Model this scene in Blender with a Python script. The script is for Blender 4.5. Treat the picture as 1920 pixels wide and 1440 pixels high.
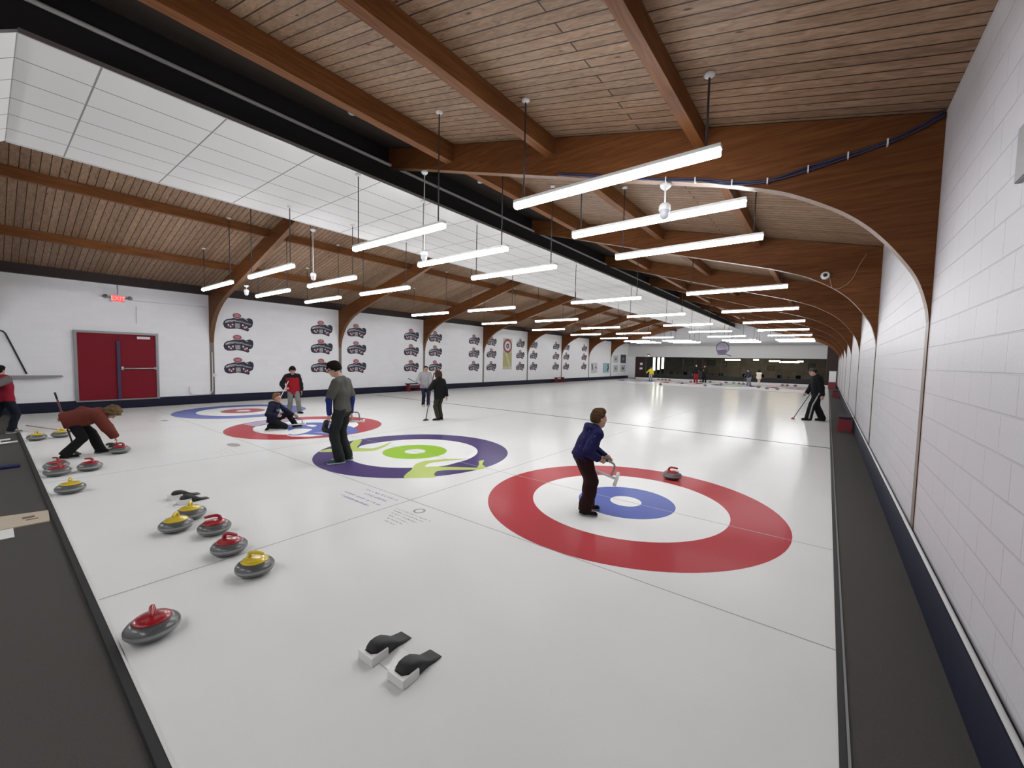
import bpy, bmesh, math, random
import numpy as np
from mathutils import Vector, Matrix
for o in list(bpy.data.objects):
    bpy.data.objects.remove(o)
SC = bpy.context.scene
COL = SC.collection
rnd = random.Random(7)
PI = math.pi

# ------------------------------------------------------------------ camera
CAM_POS = Vector((2.0312, -5.1622, 1.8463))
YAW, PITCH, ROLL = 0.6568, 0.0593, 0.0205
fw = Vector((-math.sin(YAW) * math.cos(PITCH), math.cos(YAW) * math.cos(PITCH), -math.sin(PITCH)))
r0 = Vector((math.cos(YAW), math.sin(YAW), 0.0))
u0 = r0.cross(fw)
rt = r0 * math.cos(ROLL) + u0 * math.sin(ROLL)
up = u0 * math.cos(ROLL) - r0 * math.sin(ROLL)
cd = bpy.data.cameras.new('camera')
cd.sensor_fit = 'HORIZONTAL'
cd.sensor_width = 36.0
cd.lens = 765.42 / 1920 * 36.0
cd.clip_start = 0.02
cd.clip_end = 200
cam = bpy.data.objects.new('camera', cd)
COL.objects.link(cam)
cam.matrix_world = Matrix(((rt.x, up.x, -fw.x, CAM_POS.x), (rt.y, up.y, -fw.y, CAM_POS.y), (rt.z, up.z, -fw.z, CAM_POS.z), (0, 0, 0, 1)))
SC.camera = cam

# ------------------------------------------------------------------ world, exposure
w = bpy.data.worlds.new('world')
SC.world = w
w.use_nodes = True
w.node_tree.nodes['Background'].inputs[0].default_value = (0.9, 0.95, 1.0, 1)
w.node_tree.nodes['Background'].inputs[1].default_value = 0.03
SC.view_settings.view_transform = 'Standard'
SC.view_settings.look = 'None'
SC.view_settings.exposure = 0.0
SC.view_settings.gamma = 1.0
SC.view_settings.use_curve_mapping = False
LAMP_STRENGTH = 36.0

# ------------------------------------------------------------------ materials
MATS = {}
def mat(name, col, rough=0.6, metal=0.0, noise=0.0, nscale=20.0, bump=0.0, bscale=60.0, spec=0.5, ior=None, trans=0.0, emit=None, estr=0.0, coat=0.0):
    if name in MATS:
        return MATS[name]
    m = bpy.data.materials.new(name)
    m.use_nodes = True
    nt = m.node_tree
    b = nt.nodes['Principled BSDF']
    b.inputs['Base Color'].default_value = (*col, 1)
    b.inputs['Roughness'].default_value = rough
    b.inputs['Metallic'].default_value = metal
    b.inputs['Specular IOR Level'].default_value = spec
    b.inputs['Coat Weight'].default_value = coat
    if ior: b.inputs['IOR'].default_value = ior
    if trans: b.inputs['Transmission Weight'].default_value = trans
    if emit:
        b.inputs['Emission Color'].default_value = (*emit, 1)
        b.inputs['Emission Strength'].default_value = estr
    if noise > 0 or bump > 0:
        tc = nt.nodes.new('ShaderNodeTexCoord')
        if noise > 0:
            n = nt.nodes.new('ShaderNodeTexNoise')
            n.inputs['Scale'].default_value = nscale
            n.inputs['Detail'].default_value = 4
            nt.links.new(tc.outputs['Object'], n.inputs['Vector'])
            mx = nt.nodes.new('ShaderNodeMix'); mx.data_type = 'RGBA'
            mx.inputs['A'].default_value = (*[c * (1 - noise) for c in col], 1)
            mx.inputs['B'].default_value = (*[min(1, c * (1 + noise)) for c in col], 1)
            nt.links.new(n.outputs['Fac'], mx.inputs['Factor'])
            nt.links.new(mx.outputs['Result'], b.inputs['Base Color'])
        if bump > 0:
            n2 = nt.nodes.new('ShaderNodeTexNoise')
            n2.inputs['Scale'].default_value = bscale
            n2.inputs['Detail'].default_value = 3
            nt.links.new(tc.outputs['Object'], n2.inputs['Vector'])
            bp = nt.nodes.new('ShaderNodeBump')
            bp.inputs['Strength'].default_value = bump
            bp.inputs['Distance'].default_value = 0.01
            nt.links.new(n2.outputs['Fac'], bp.inputs['Height'])
            nt.links.new(bp.outputs['Normal'], b.inputs['Normal'])
    MATS[name] = m
    return m

def wood_mat(name, c1, c2, board=None, scale=(1.0, 14.0, 14.0), rough=0.55, gap=0.35, knots=True):
    """timber: grain along X; board=(row width, length) draws the joints between boards"""
    m = bpy.data.materials.new(name); m.use_nodes = True
    nt = m.node_tree; N = nt.nodes.new; L = nt.links.new
    b = nt.nodes['Principled BSDF']; b.inputs['Roughness'].default_value = rough
    b.inputs['Specular IOR Level'].default_value = 0.15
    tc = N('ShaderNodeTexCoord')
    mp = N('ShaderNodeMapping'); mp.inputs['Scale'].default_value = scale
    L(tc.outputs['Object'], mp.inputs['Vector'])
    n = N('ShaderNodeTexNoise'); n.inputs['Scale'].default_value = 1.6; n.inputs['Detail'].default_value = 8; n.inputs['Distortion'].default_value = 1.2
    L(mp.outputs['Vector'], n.inputs['Vector'])
    cr = N('ShaderNodeValToRGB')
    cr.color_ramp.elements[0].position = 0.3; cr.color_ramp.elements[0].color = (*c1, 1)
    cr.color_ramp.elements[1].position = 0.72; cr.color_ramp.elements[1].color = (*c2, 1)
    L(n.outputs['Fac'], cr.inputs['Fac'])
    out = cr.outputs['Color']
    if board:
        br = N('ShaderNodeTexBrick')
        br.inputs['Scale'].default_value = 1.0
        br.inputs['Brick Width'].default_value = board[1]
        br.inputs['Row Height'].default_value = board[0]
        br.inputs['Mortar Size'].default_value = 0.0085
        br.inputs['Mortar Smooth'].default_value = 0.3
        br.inputs['Bias'].default_value = 0.0
        br.inputs['Color1'].default_value = (0.84, 0.80, 0.78, 1)
        br.inputs['Color2'].default_value = (1.10, 1.07, 1.05, 1)
        br.inputs['Mortar'].default_value = (gap, gap * 0.85, gap * 0.75, 1)
        br.offset = 0.37
        L(tc.outputs['Object'], br.inputs['Vector'])
        mu = N('ShaderNodeMix'); mu.data_type = 'RGBA'; mu.blend_type = 'MULTIPLY'; mu.inputs['Factor'].default_value = 1
        L(out, mu.inputs['A']); L(br.outputs['Color'], mu.inputs['B'])
        out = mu.outputs['Result']
        bp = N('ShaderNodeBump'); bp.inputs['Strength'].default_value = 0.6; bp.inputs['Distance'].default_value = 0.01; bp.invert = True
        L(br.outputs['Fac'], bp.inputs['Height']); L(bp.outputs['Normal'], b.inputs['Normal'])
    if knots:
        mp2 = N('ShaderNodeMapping'); mp2.inputs['Scale'].default_value = (2.2, 6.5, 2.2)
        L(tc.outputs['Object'], mp2.inputs['Vector'])
        v = N('ShaderNodeTexVoronoi'); v.inputs['Scale'].default_value = 1.0
        L(mp2.outputs['Vector'], v.inputs['Vector'])
        kr = N('ShaderNodeValToRGB')
        kr.color_ramp.elements[0].position = 0.04; kr.color_ramp.elements[0].color = (0.35, 0.25, 0.2, 1)
        kr.color_ramp.elements[1].position = 0.11; kr.color_ramp.elements[1].color = (1, 1, 1, 1)
        L(v.outputs['Distance'], kr.inputs['Fac'])
        mk = N('ShaderNodeMix'); mk.data_type = 'RGBA'; mk.blend_type = 'MULTIPLY'; mk.inputs['Factor'].default_value = 1
        L(out, mk.inputs['A']); L(kr.outputs['Color'], mk.inputs['B'])
        out = mk.outputs['Result']
    L(out, b.inputs['Base Color'])
    MATS[name] = m
    return m

def block_mat(name, col, axis, strength=0.6, dark=0.86, rough=0.42):
    """painted concrete block wall in the YZ plane (axis 'Y') or XZ plane (axis 'X')"""
    m = bpy.data.materials.new(name); m.use_nodes = True
    nt = m.node_tree; N = nt.nodes.new; L = nt.links.new
    b = nt.nodes['Principled BSDF']; b.inputs['Roughness'].default_value = rough
    tc = N('ShaderNodeTexCoord'); sp = N('ShaderNodeSeparateXYZ'); cb = N('ShaderNodeCombineXYZ')
    L(tc.outputs['Object'], sp.inputs[0])
    L(sp.outputs['Y' if axis == 'Y' else 'X'], cb.inputs['X']); L(sp.outputs['Z'], cb.inputs['Y'])
    br = N('ShaderNodeTexBrick')
    br.inputs['Scale'].default_value = 1.0
    br.inputs['Brick Width'].default_value = 0.406; br.inputs['Row Height'].default_value = 0.203
    br.inputs['Mortar Size'].default_value = 0.005; br.inputs['Mortar Smooth'].default_value = 0.4
    br.inputs['Color1'].default_value = (*col, 1); br.inputs['Color2'].default_value = (*[c * 0.97 for c in col], 1)
    br.inputs['Mortar'].default_value = (*[c * dark for c in col], 1)
    L(cb.outputs[0], br.inputs['Vector'])
    L(br.outputs['Color'], b.inputs['Base Color'])
    n = N('ShaderNodeTexNoise'); n.inputs['Scale'].default_value = 45; n.inputs['Detail'].default_value = 4
    L(tc.outputs['Object'], n.inputs['Vector'])
    ad = N('ShaderNodeMath'); ad.operation = 'MULTIPLY_ADD'; ad.inputs[1].default_value = 0.22
    iv = N('ShaderNodeMath'); iv.operation = 'SUBTRACT'; iv.inputs[0].default_value = 1.0
    L(br.outputs['Fac'], iv.inputs[1]); L(n.outputs['Fac'], ad.inputs[0]); L(iv.outputs[0], ad.inputs[2])
    bp = N('ShaderNodeBump'); bp.inputs['Strength'].default_value = strength; bp.inputs['Distance'].default_value = 0.006
    L(ad.outputs[0], bp.inputs['Height']); L(bp.outputs['Normal'], b.inputs['Normal'])
    MATS[name] = m
    return m

def ice_mat(name, col, mottling=0.05):
    m = bpy.data.materials.new(name); m.use_nodes = True
    nt = m.node_tree; N = nt.nodes.new; L = nt.links.new
    b = nt.nodes['Principled BSDF']
    b.inputs['Roughness'].default_value = 0.165
    b.inputs['IOR'].default_value = 1.31
    b.inputs['Specular IOR Level'].default_value = 0.022
    tc = N('ShaderNodeTexCoord')
    n = N('ShaderNodeTexNoise'); n.inputs['Scale'].default_value = 0.8; n.inputs['Detail'].default_value = 5
    L(tc.outputs['Object'], n.inputs['Vector'])
    mx = N('ShaderNodeMix'); mx.data_type = 'RGBA'
    mx.inputs['A'].default_value = (*[c * (1 - mottling) for c in col], 1); mx.inputs['B'].default_value = (*[min(1, c * (1 + mottling)) for c in col], 1)
    L(n.outputs['Fac'], mx.inputs['Factor']); L(mx.outputs['Result'], b.inputs['Base Color'])
    n2 = N('ShaderNodeTexNoise'); n2.inputs['Scale'].default_value = 38; n2.inputs['Detail'].default_value = 2
    L(tc.outputs['Object'], n2.inputs['Vector'])
    n3 = N('ShaderNodeTexNoise'); n3.inputs['Scale'].default_value = 2.2; n3.inputs['Detail'].default_value = 1
    L(tc.outputs['Object'], n3.inputs['Vector'])
    ad = N('ShaderNodeMath'); ad.operation = 'MULTIPLY_ADD'; ad.inputs[1].default_value = 3.0
    L(n3.outputs['Fac'], ad.inputs[0]); L(n2.outputs['Fac'], ad.inputs[2])
    bp = N('ShaderNodeBump'); bp.inputs['Strength'].default_value = 0.14; bp.inputs['Distance'].default_value = 0.004
    L(ad.outputs[0], bp.inputs['Height']); L(bp.outputs['Normal'], b.inputs['Normal'])
    MATS[name] = m
    return m

def grid_mat(name, col, line, w, l, lw=0.012):
    m = bpy.data.materials.new(name); m.use_nodes = True
    nt = m.node_tree; N = nt.nodes.new; L = nt.links.new
    b = nt.nodes['Principled BSDF']; b.inputs['Roughness'].default_value = 0.8
    tc = N('ShaderNodeTexCoord')
    br = N('ShaderNodeTexBrick'); br.offset = 0.0
    br.inputs['Scale'].default_value = 1
    br.inputs['Brick Width'].default_value = w; br.inputs['Row Height'].default_value = l
    br.inputs['Mortar Size'].default_value = lw; br.inputs['Mortar Smooth'].default_value = 0.1
    br.inputs['Color1'].default_value = (*col, 1); br.inputs['Color2'].default_value = (*[c * .985 for c in col], 1)
    br.inputs['Mortar'].default_value = (*line, 1)
    L(tc.outputs['Object'], br.inputs['Vector']); L(br.outputs['Color'], b.inputs['Base Color'])
    MATS[name] = m
    return m

M_ICE = ice_mat('ice', (0.775, 0.775, 0.765))
P_RED = ice_mat('paint_red', (0.46, 0.068, 0.078))
P_BLUE = ice_mat('paint_blue', (0.13, 0.165, 0.45))
P_PURPLE = ice_mat('paint_purple', (0.095, 0.068, 0.185))
P_GREEN = ice_mat('paint_green', (0.34, 0.56, 0.06))
P_LIME = ice_mat('paint_lime', (0.50, 0.60, 0.17))
P_WHITE = ice_mat('paint_white', (0.84, 0.84, 0.83))
P_LAV = ice_mat('paint_lavender', (0.42, 0.36, 0.50))
P_LINE = ice_mat('paint_line', (0.42, 0.42, 0.43))
P_DARK = ice_mat('paint_dark_line', (0.15, 0.16, 0.21))
P_TEXT = ice_mat('paint_text', (0.42, 0.41, 0.56))
P_GREY = ice_mat('paint_grey_text', (0.42, 0.40, 0.40))
P_FAINT = ice_mat('paint_faint', (0.66, 0.655, 0.64))
M_DECK = wood_mat('pine_boards', (0.205, 0.13, 0.081), (0.365, 0.252, 0.17), board=(0.135, 31.0), gap=0.15)
M_BEAM = wood_mat('laminated_beam', (0.095, 0.031, 0.009), (0.168, 0.062, 0.019), rough=0.55, knots=False)
M_BEAM_LIT = wood_mat('beam_underside_lit', (0.14, 0.068, 0.03), (0.21, 0.112, 0.058), rough=0.45, knots=False)  # paler than the beam sides: light from below put into the colour
M_PURLIN = wood_mat('purlin_timber', (0.13, 0.048, 0.015), (0.225, 0.09, 0.03), scale=(14, 1, 14), knots=False)
M_DARKWOOD = mat('dark_stain', (0.022, 0.012, 0.009), 0.6, noise=0.3, nscale=6)
M_BLACKDECK = mat('black_lining', (0.04, 0.028, 0.021), 0.8, noise=0.3, nscale=5)
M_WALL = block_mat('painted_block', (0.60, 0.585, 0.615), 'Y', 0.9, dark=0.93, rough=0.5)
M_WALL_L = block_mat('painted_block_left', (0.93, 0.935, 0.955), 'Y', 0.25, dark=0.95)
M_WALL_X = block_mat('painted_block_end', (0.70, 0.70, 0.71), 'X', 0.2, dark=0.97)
M_TILE = grid_mat('ceiling_tiles', (0.77, 0.76, 0.745), (0.26, 0.26, 0.26), 0.593, 1.22, 0.010)
M_NAVY = mat('navy_band', (0.012, 0.014, 0.034), 0.6, spec=0.25, noise=0.25, nscale=7)
M_CARPET = mat('grey_carpet', (0.09, 0.084, 0.079), 0.95, noise=0.35, nscale=160, bump=0.5, bscale=220, spec=0.1)
M_RUBBER = mat('black_rubber', (0.016, 0.016, 0.017), 0.6)
M_WHITE = mat('white_plastic', (0.78, 0.78, 0.77), 0.35)
M_WHITEP = mat('white_paint', (0.74, 0.74, 0.75), 0.5)
M_GREYM = mat('grey_metal', (0.30, 0.30, 0.31), 0.45, 0.6)
M_ROD = mat('dark_rod', (0.05, 0.05, 0.055), 0.5, 0.4)
M_STEEL = mat('steel', (0.55, 0.55, 0.56), 0.3, 0.9)
M_GRANITE = mat('granite', (0.095, 0.10, 0.102), 0.28, noise=0.45, nscale=140, coat=0.3)
M_BAND = mat('granite_band', (0.30, 0.305, 0.30), 0.6, noise=0.3, nscale=160)
M_REDPL = mat('red_plastic', (0.36, 0.012, 0.02), 0.22, coat=0.4)
M_YELPL = mat('yellow_plastic', (0.68, 0.50, 0.02), 0.25, coat=0.4)
M_REDDOOR = mat('red_door', (0.21, 0.008, 0.018), 0.55, spec=0.2)
M_PURPLE = mat('purple_post', (0.045, 0.025, 0.085), 0.5)
M_REDBENCH = mat('red_bench', (0.20, 0.012, 0.022), 0.5)
M_GLASS = mat('window_glass', (0.6, 0.62, 0.62), 0.02, trans=1.0, ior=1.05)
M_BROWN = mat('brown_panel', (0.030, 0.011, 0.008), 0.6)
M_LAMP = mat('lamp_diffuser', (0.9, 0.9, 0.9), 0.5, emit=(0.955, 0.98, 1.0), estr=LAMP_STRENGTH)
M_SKIN = mat('skin', (0.52, 0.31, 0.235), 0.5)
M_SKIN2 = mat('skin_tan', (0.42, 0.235, 0.16), 0.5)
M_EYE = mat('eye_dark', (0.03, 0.02, 0.015), 0.2)
M_LIP = mat('lip', (0.36, 0.15, 0.13), 0.5)

# ------------------------------------------------------------------ helpers
def bm_obj(name, bm, m, parent=None, smooth=False):
    me = bpy.data.meshes.new(name)
    bm.normal_update()
    bm.to_mesh(me); bm.free()
    return me_obj(name, me, m, parent, smooth)

def me_obj(name, me, m, parent=None, smooth=False):
    for mm in (m if isinstance(m, (list, tuple)) else [m]):
        me.materials.append(mm)
    if smooth:
        me.polygons.foreach_set('use_smooth', [True] * len(me.polygons))
    o = bpy.data.objects.new(name, me)
    COL.objects.link(o)
    if parent: o.parent = parent
    return o

def tag(o, label, cat, group=None):
    o['label'] = label; o['category'] = cat
    if group: o['group'] = group
    return o

def struct(o):
    o['kind'] = 'structure'
    return o

def empty(name, loc=(0, 0, 0), rz=0.0):
    o = bpy.data.objects.new(name, None)
    o.empty_display_size = 0.1
    COL.objects.link(o)
    o.location = loc; o.rotation_euler = (0, 0, rz)
    return o

def copy_tree(o, parent=None):
    c = o.copy(); COL.objects.link(c)
    if parent: c.parent = parent
    for ch in o.children:
        copy_tree(ch, c)
    return c

def box(bm, x0, x1, y0, y1, z0, z1, mi=0):
    vs = [bm.verts.new(p) for p in ((x0, y0, z0), (x1, y0, z0), (x1, y1, z0), (x0, y1, z0), (x0, y0, z1), (x1, y0, z1), (x1, y1, z1), (x0, y1, z1))]
    for f in ((3, 2, 1, 0), (4, 5, 6, 7), (0, 1, 5, 4), (1, 2, 6, 5), (2, 3, 7, 6), (3, 0, 4, 7)):
        fc = bm.faces.new([vs[i] for i in f]); fc.material_index = mi
    return vs

def box_obj(name, d, m, parent=None, bev=0.0):
    bm = bmesh.new(); box(bm, *d)
    if bev:
        bmesh.ops.bevel(bm, geom=bm.edges[:] + bm.verts[:], offset=bev, segments=2, affect='EDGES')
    return bm_obj(name, bm, m, parent)

def frame_axes(d):
    d = Vector(d).normalized()
    a = Vector((0, 0, 1)) if abs(d.z) < 0.9 else Vector((1, 0, 0))
    x = d.cross(a).normalized(); y = d.cross(x).normalized()
    return d, x, y

def tube(bm, pts, r, n=8, mi=0, cap=True):
    pts = [Vector(p) for p in pts]
    rs = r if isinstance(r, (list, tuple)) else [r] * len(pts)
    rings = []
    px = None
    for i, p in enumerate(pts):
        if i == 0: d = pts[1] - p
        elif i == len(pts) - 1: d = p - pts[i - 1]
        else: d = (pts[i + 1] - p).normalized() + (p - pts[i - 1]).normalized()
        d, x, y = frame_axes(d)
        if px is not None:
            x = (px - d * px.dot(d)).normalized(); y = d.cross(x)
        px = x
        rings.append([bm.verts.new(p + (x * math.cos(2 * PI * k / n) + y * math.sin(2 * PI * k / n)) * rs[i]) for k in range(n)])
    for a, b in zip(rings, rings[1:]):
        for k in range(n):
            f = bm.faces.new((a[k], a[(k + 1) % n], b[(k + 1) % n], b[k])); f.material_index = mi; f.smooth = True
    if cap:
        f = bm.faces.new(rings[0][::-1]); f.material_index = mi
        f = bm.faces.new(rings[-1]); f.material_index = mi

def tube_obj(name, pts, r, m, parent=None, n=8):
    bm = bmesh.new(); tube(bm, pts, r, n)
    bmesh.ops.recalc_face_normals(bm, faces=bm.faces[:])
    return bm_obj(name, bm, m, parent)

def lathe(bm, prof, n=32, c=(0, 0, 0), mis=None):
    rings = []
    for r, z in prof:
        if r < 1e-6:
            rings.append([bm.verts.new((c[0], c[1], c[2] + z))])
        else:
            rings.append([bm.verts.new((c[0] + r * math.cos(2 * PI * k / n), c[1] + r * math.sin(2 * PI * k / n), c[2] + z)) for k in range(n)])
    for i, (a, b) in enumerate(zip(rings, rings[1:])):
        for k in range(n):
            if len(a) == 1: vs = (a[0], b[(k + 1) % n], b[k])
            elif len(b) == 1: vs = (a[k], a[(k + 1) % n], b[0])
            else: vs = (a[k], a[(k + 1) % n], b[(k + 1) % n], b[k])
            f = bm.faces.new(vs); f.smooth = True
            if mis: f.material_index = mis[i]
    bmesh.ops.recalc_face_normals(bm, faces=bm.faces[:])

def lathe_obj(name, prof, m, parent=None, n=32, c=(0, 0, 0), mis=None):
    bm = bmesh.new(); lathe(bm, prof, n, c, mis)
    return bm_obj(name, bm, m, parent)

def poly_prism(bm, pts, to3, t, mi=0):
    """outline pts (2-D) -> prism; to3(u,v,h) gives the 3-D point at height h over the outline's plane"""
    a = [bm.verts.new(to3(u, v, 0)) for u, v in pts]
    b = [bm.verts.new(to3(u, v, t)) for u, v in pts]
    n = len(pts)
    f0 = bm.faces.new(a); f1 = bm.faces.new(b[::-1])
    f0.material_index = mi; f1.material_index = mi
    f0.normal_update(); f1.normal_update()
    for i in range(n):
        f = bm.faces.new((a[i], b[i], b[(i + 1) % n], a[(i + 1) % n])); f.material_index = mi
    bmesh.ops.triangulate(bm, faces=[f0, f1], quad_method='BEAUTY', ngon_method='EAR_CLIP')

def ring_pts(bm, cx, cy, z, ra, rb, n=96, mi=0):
    if ra < 1e-6:
        vs = [bm.verts.new((cx + rb * math.cos(2 * PI * k / n), cy + rb * math.sin(2 * PI * k / n), z)) for k in range(n)]
        f = bm.faces.new(vs); f.material_index = mi
        return
    A = [bm.verts.new((cx + ra * math.cos(2 * PI * k / n), cy + ra * math.sin(2 * PI * k / n), z)) for k in range(n)]
    B = [bm.verts.new((cx + rb * math.cos(2 * PI * k / n), cy + rb * math.sin(2 * PI * k / n), z)) for k in range(n)]
    for k in range(n):
        f = bm.faces.new((A[k], B[k], B[(k + 1) % n], A[(k + 1) % n])); f.material_index = mi

def art(bm, pts, z, mi=0):
    """painted shape with a rounded outline"""
    n = len(pts); out = []
    for i in range(n):
        p0, p1, p2, p3 = [Vector((*pts[(i + k) % n], 0)) for k in (-1, 0, 1, 2)]
        for k in range(4):
            t = k / 4
            v = 0.5 * (2 * p1 + (p2 - p0) * t * .6 + (6 * (p2 - p1) - 2 * .6 * (p2 - p0) - .6 * (p3 - p1)) * t * t + (-4 * (p2 - p1) + .6 * (p2 - p0) + .6 * (p3 - p1)) * t ** 3)
            out.append((v.x, v.y))
    flat_poly(bm, out, z, mi)

def flat_poly(bm, pts, z, mi=0):
    f = bm.faces.new([bm.verts.new((x, y, z)) for x, y in pts])
    f.normal_update()
    if f.normal.z < 0: f.normal_flip()
    f.material_index = mi
    bmesh.ops.triangulate(bm, faces=[f], quad_method='BEAUTY', ngon_method='EAR_CLIP')

def strip(bm, x0, x1, y0, y1, z, mi=0):
    f = bm.faces.new([bm.verts.new(p) for p in ((x0, y0, z), (x1, y0, z), (x1, y1, z), (x0, y1, z))]); f.material_index = mi

def text_mesh(body, size, extrude=0.001, shear=0.0):
    cu = bpy.data.curves.new('lettering', 'FONT')
    cu.body = body; cu.size = size; cu.extrude = extrude; cu.align_x = 'CENTER'; cu.align_y = 'CENTER'; cu.shear = shear
    cu.resolution_u = 2
    o = bpy.data.objects.new('lettering', cu); COL.objects.link(o)
    bpy.context.view_layer.update()
    dg = bpy.context.evaluated_depsgraph_get()
    me = bpy.data.meshes.new_from_object(o.evaluated_get(dg))
    bpy.data.objects.remove(o); bpy.data.curves.remove(cu)
    return me

def smooth_pts(pts, n=6):
    pts = [Vector(p) for p in pts]; out = []
    P = [pts[0] * 2 - pts[1]] + pts + [pts[-1] * 2 - pts[-2]]
    for i in range(1, len(P) - 2):
        for k in range(n):
            t = k / n
            a, b, c, d = P[i - 1], P[i], P[i + 1], P[i + 2]
            out.append(0.5 * ((2 * b) + (c - a) * t + (2 * a - 5 * b + 4 * c - d) * t * t + (3 * b - a - 3 * c + d) * t ** 3))
    out.append(pts[-1])
    return out

ORD = ['first', 'second', 'third', 'fourth', 'fifth', 'sixth', 'seventh', 'eighth', 'ninth', 'tenth', 'eleventh', 'twelfth']

# ------------------------------------------------------------------ the hall
XR, XL = 2.737, -16.3
YB, YF = -8.0, 40.6           # back of the hall, far end wall
XRIDGE = -6.8
ZR, ZL = 4.09, 4.25           # underside of the boards at the right and left walls
ZRIDGE = ZR + 0.25 * (XR - XRIDGE)
SHEETS = [0.0, -4.33, -8.67, -13.04]
def deck_z(x):
    if x > XRIDGE: return ZR + 0.25 * (XR - x)
    return ZL + (ZRIDGE - ZL) * (x - XL) / (XRIDGE - XL)

# ice and carpets
struct(box_obj('floor', (-16.12, 2.17, -4.70, 40.2, -0.08, 0.0), M_ICE))
fl = bpy.data.objects['floor']
struct(box_obj('floor_walkway', (2.215, XR, -4.70, 40.6, -0.08, 0.0), M_CARPET))
struct(box_obj('floor_deck', (XL, XR, YB, -4.76, -0.08, 0.0), M_CARPET))
struct(box_obj('floor_left', (XL, -16.12, -4.70, 40.6, -0.08, -0.002), M_NAVY))
struct(box_obj('floor_far', (-16.12, 2.17, 40.26, 40.6, -0.08, 0.05), M_CARPET))
struct(box_obj('trim_10', (-15.2, 2.17, 40.2, 40.26, -0.08, 0.17), M_WHITE))
struct(box_obj('trim_1', (2.17, 2.203, -4.70, 40.2, -0.08, 0.012), M_RUBBER, bev=0.004))
struct(box_obj('trim_2', (2.203, 2.215, -4.70, 40.2, -0.08, 0.008), M_GREYM))
struct(box_obj('trim_3', (XL, XR, -4.76, -4.712, -0.08, 0.02), M_RUBBER, bev=0.006))
struct(box_obj('trim_4', (-16.12, 2.17, -4.712, -4.70, -0.08, 0.012), M_WHITE))
# walls
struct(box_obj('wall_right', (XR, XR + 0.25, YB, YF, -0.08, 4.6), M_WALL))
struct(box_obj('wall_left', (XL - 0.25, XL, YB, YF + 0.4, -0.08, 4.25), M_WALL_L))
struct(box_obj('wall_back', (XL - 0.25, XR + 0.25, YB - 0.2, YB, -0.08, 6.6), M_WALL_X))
struct(box_obj('baseboard_right', (XR - 0.045, XR, YB, YF, 0.0, 0.345), M_NAVY))
bm = bmesh.new()
box(bm, XL, XL + 0.04, YB, YF, 0.0, 0.30)
struct(bm_obj('baseboard_left', bm, M_NAVY))
struct(tube_obj('trim_5', [(XR - 0.03, YB, 0.362), (XR - 0.03, YF, 0.362)], 0.014, M_WHITE, n=6))
# timber ledger above the left wall
struct(box_obj('trim_6', (XL, XL + 0.16, YB, YF, 4.0, 4.29), M_DARKWOOD))

# roof boards (right slope light, dark lining either side of the ridge, left slope light)
def slope(name, xa, xb, m):
    bm = bmesh.new()
    t = 0.08
    pts = [(xa, deck_z(xa)), (xb, deck_z(xb)), (xb, deck_z(xb) + t), (xa, deck_z(xa) + t)]
    poly_prism(bm, pts, lambda u, v, h: (u, YB + h, v), YF + 0.6 - YB)
    bmesh.ops.recalc_face_normals(bm, faces=bm.faces[:])
    return struct(bm_obj(name, bm, m))
slope('ceiling', -3.40, XR + 0.25, M_DECK)
slope('ceiling_ridge', XRIDGE, -3.40, M_BLACKDECK)
slope('ceiling_ridge_left', -10.2, XRIDGE, M_BLACKDECK)
slope('ceiling_left', XL - 0.25, -10.2, M_DECK)

# purlins
def purlin(x0, x1, dep=0.2, m=None):
    z = min(deck_z(x0), deck_z(x1))
    o = box_obj('ceiling_purlin', (x0, x1, YB, YF, z - dep, z + 0.02), m or M_PURLIN)
    return struct(o)
purlin(0.66, 0.77, .22); purlin(-1.43, -1.30, .25); purlin(-3.55, -3.40, .31); purlin(-5.6, -5.47, m=M_DARKWOOD)
purlin(-11.12, -11.0); purlin(-13.92, -13.80)

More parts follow.
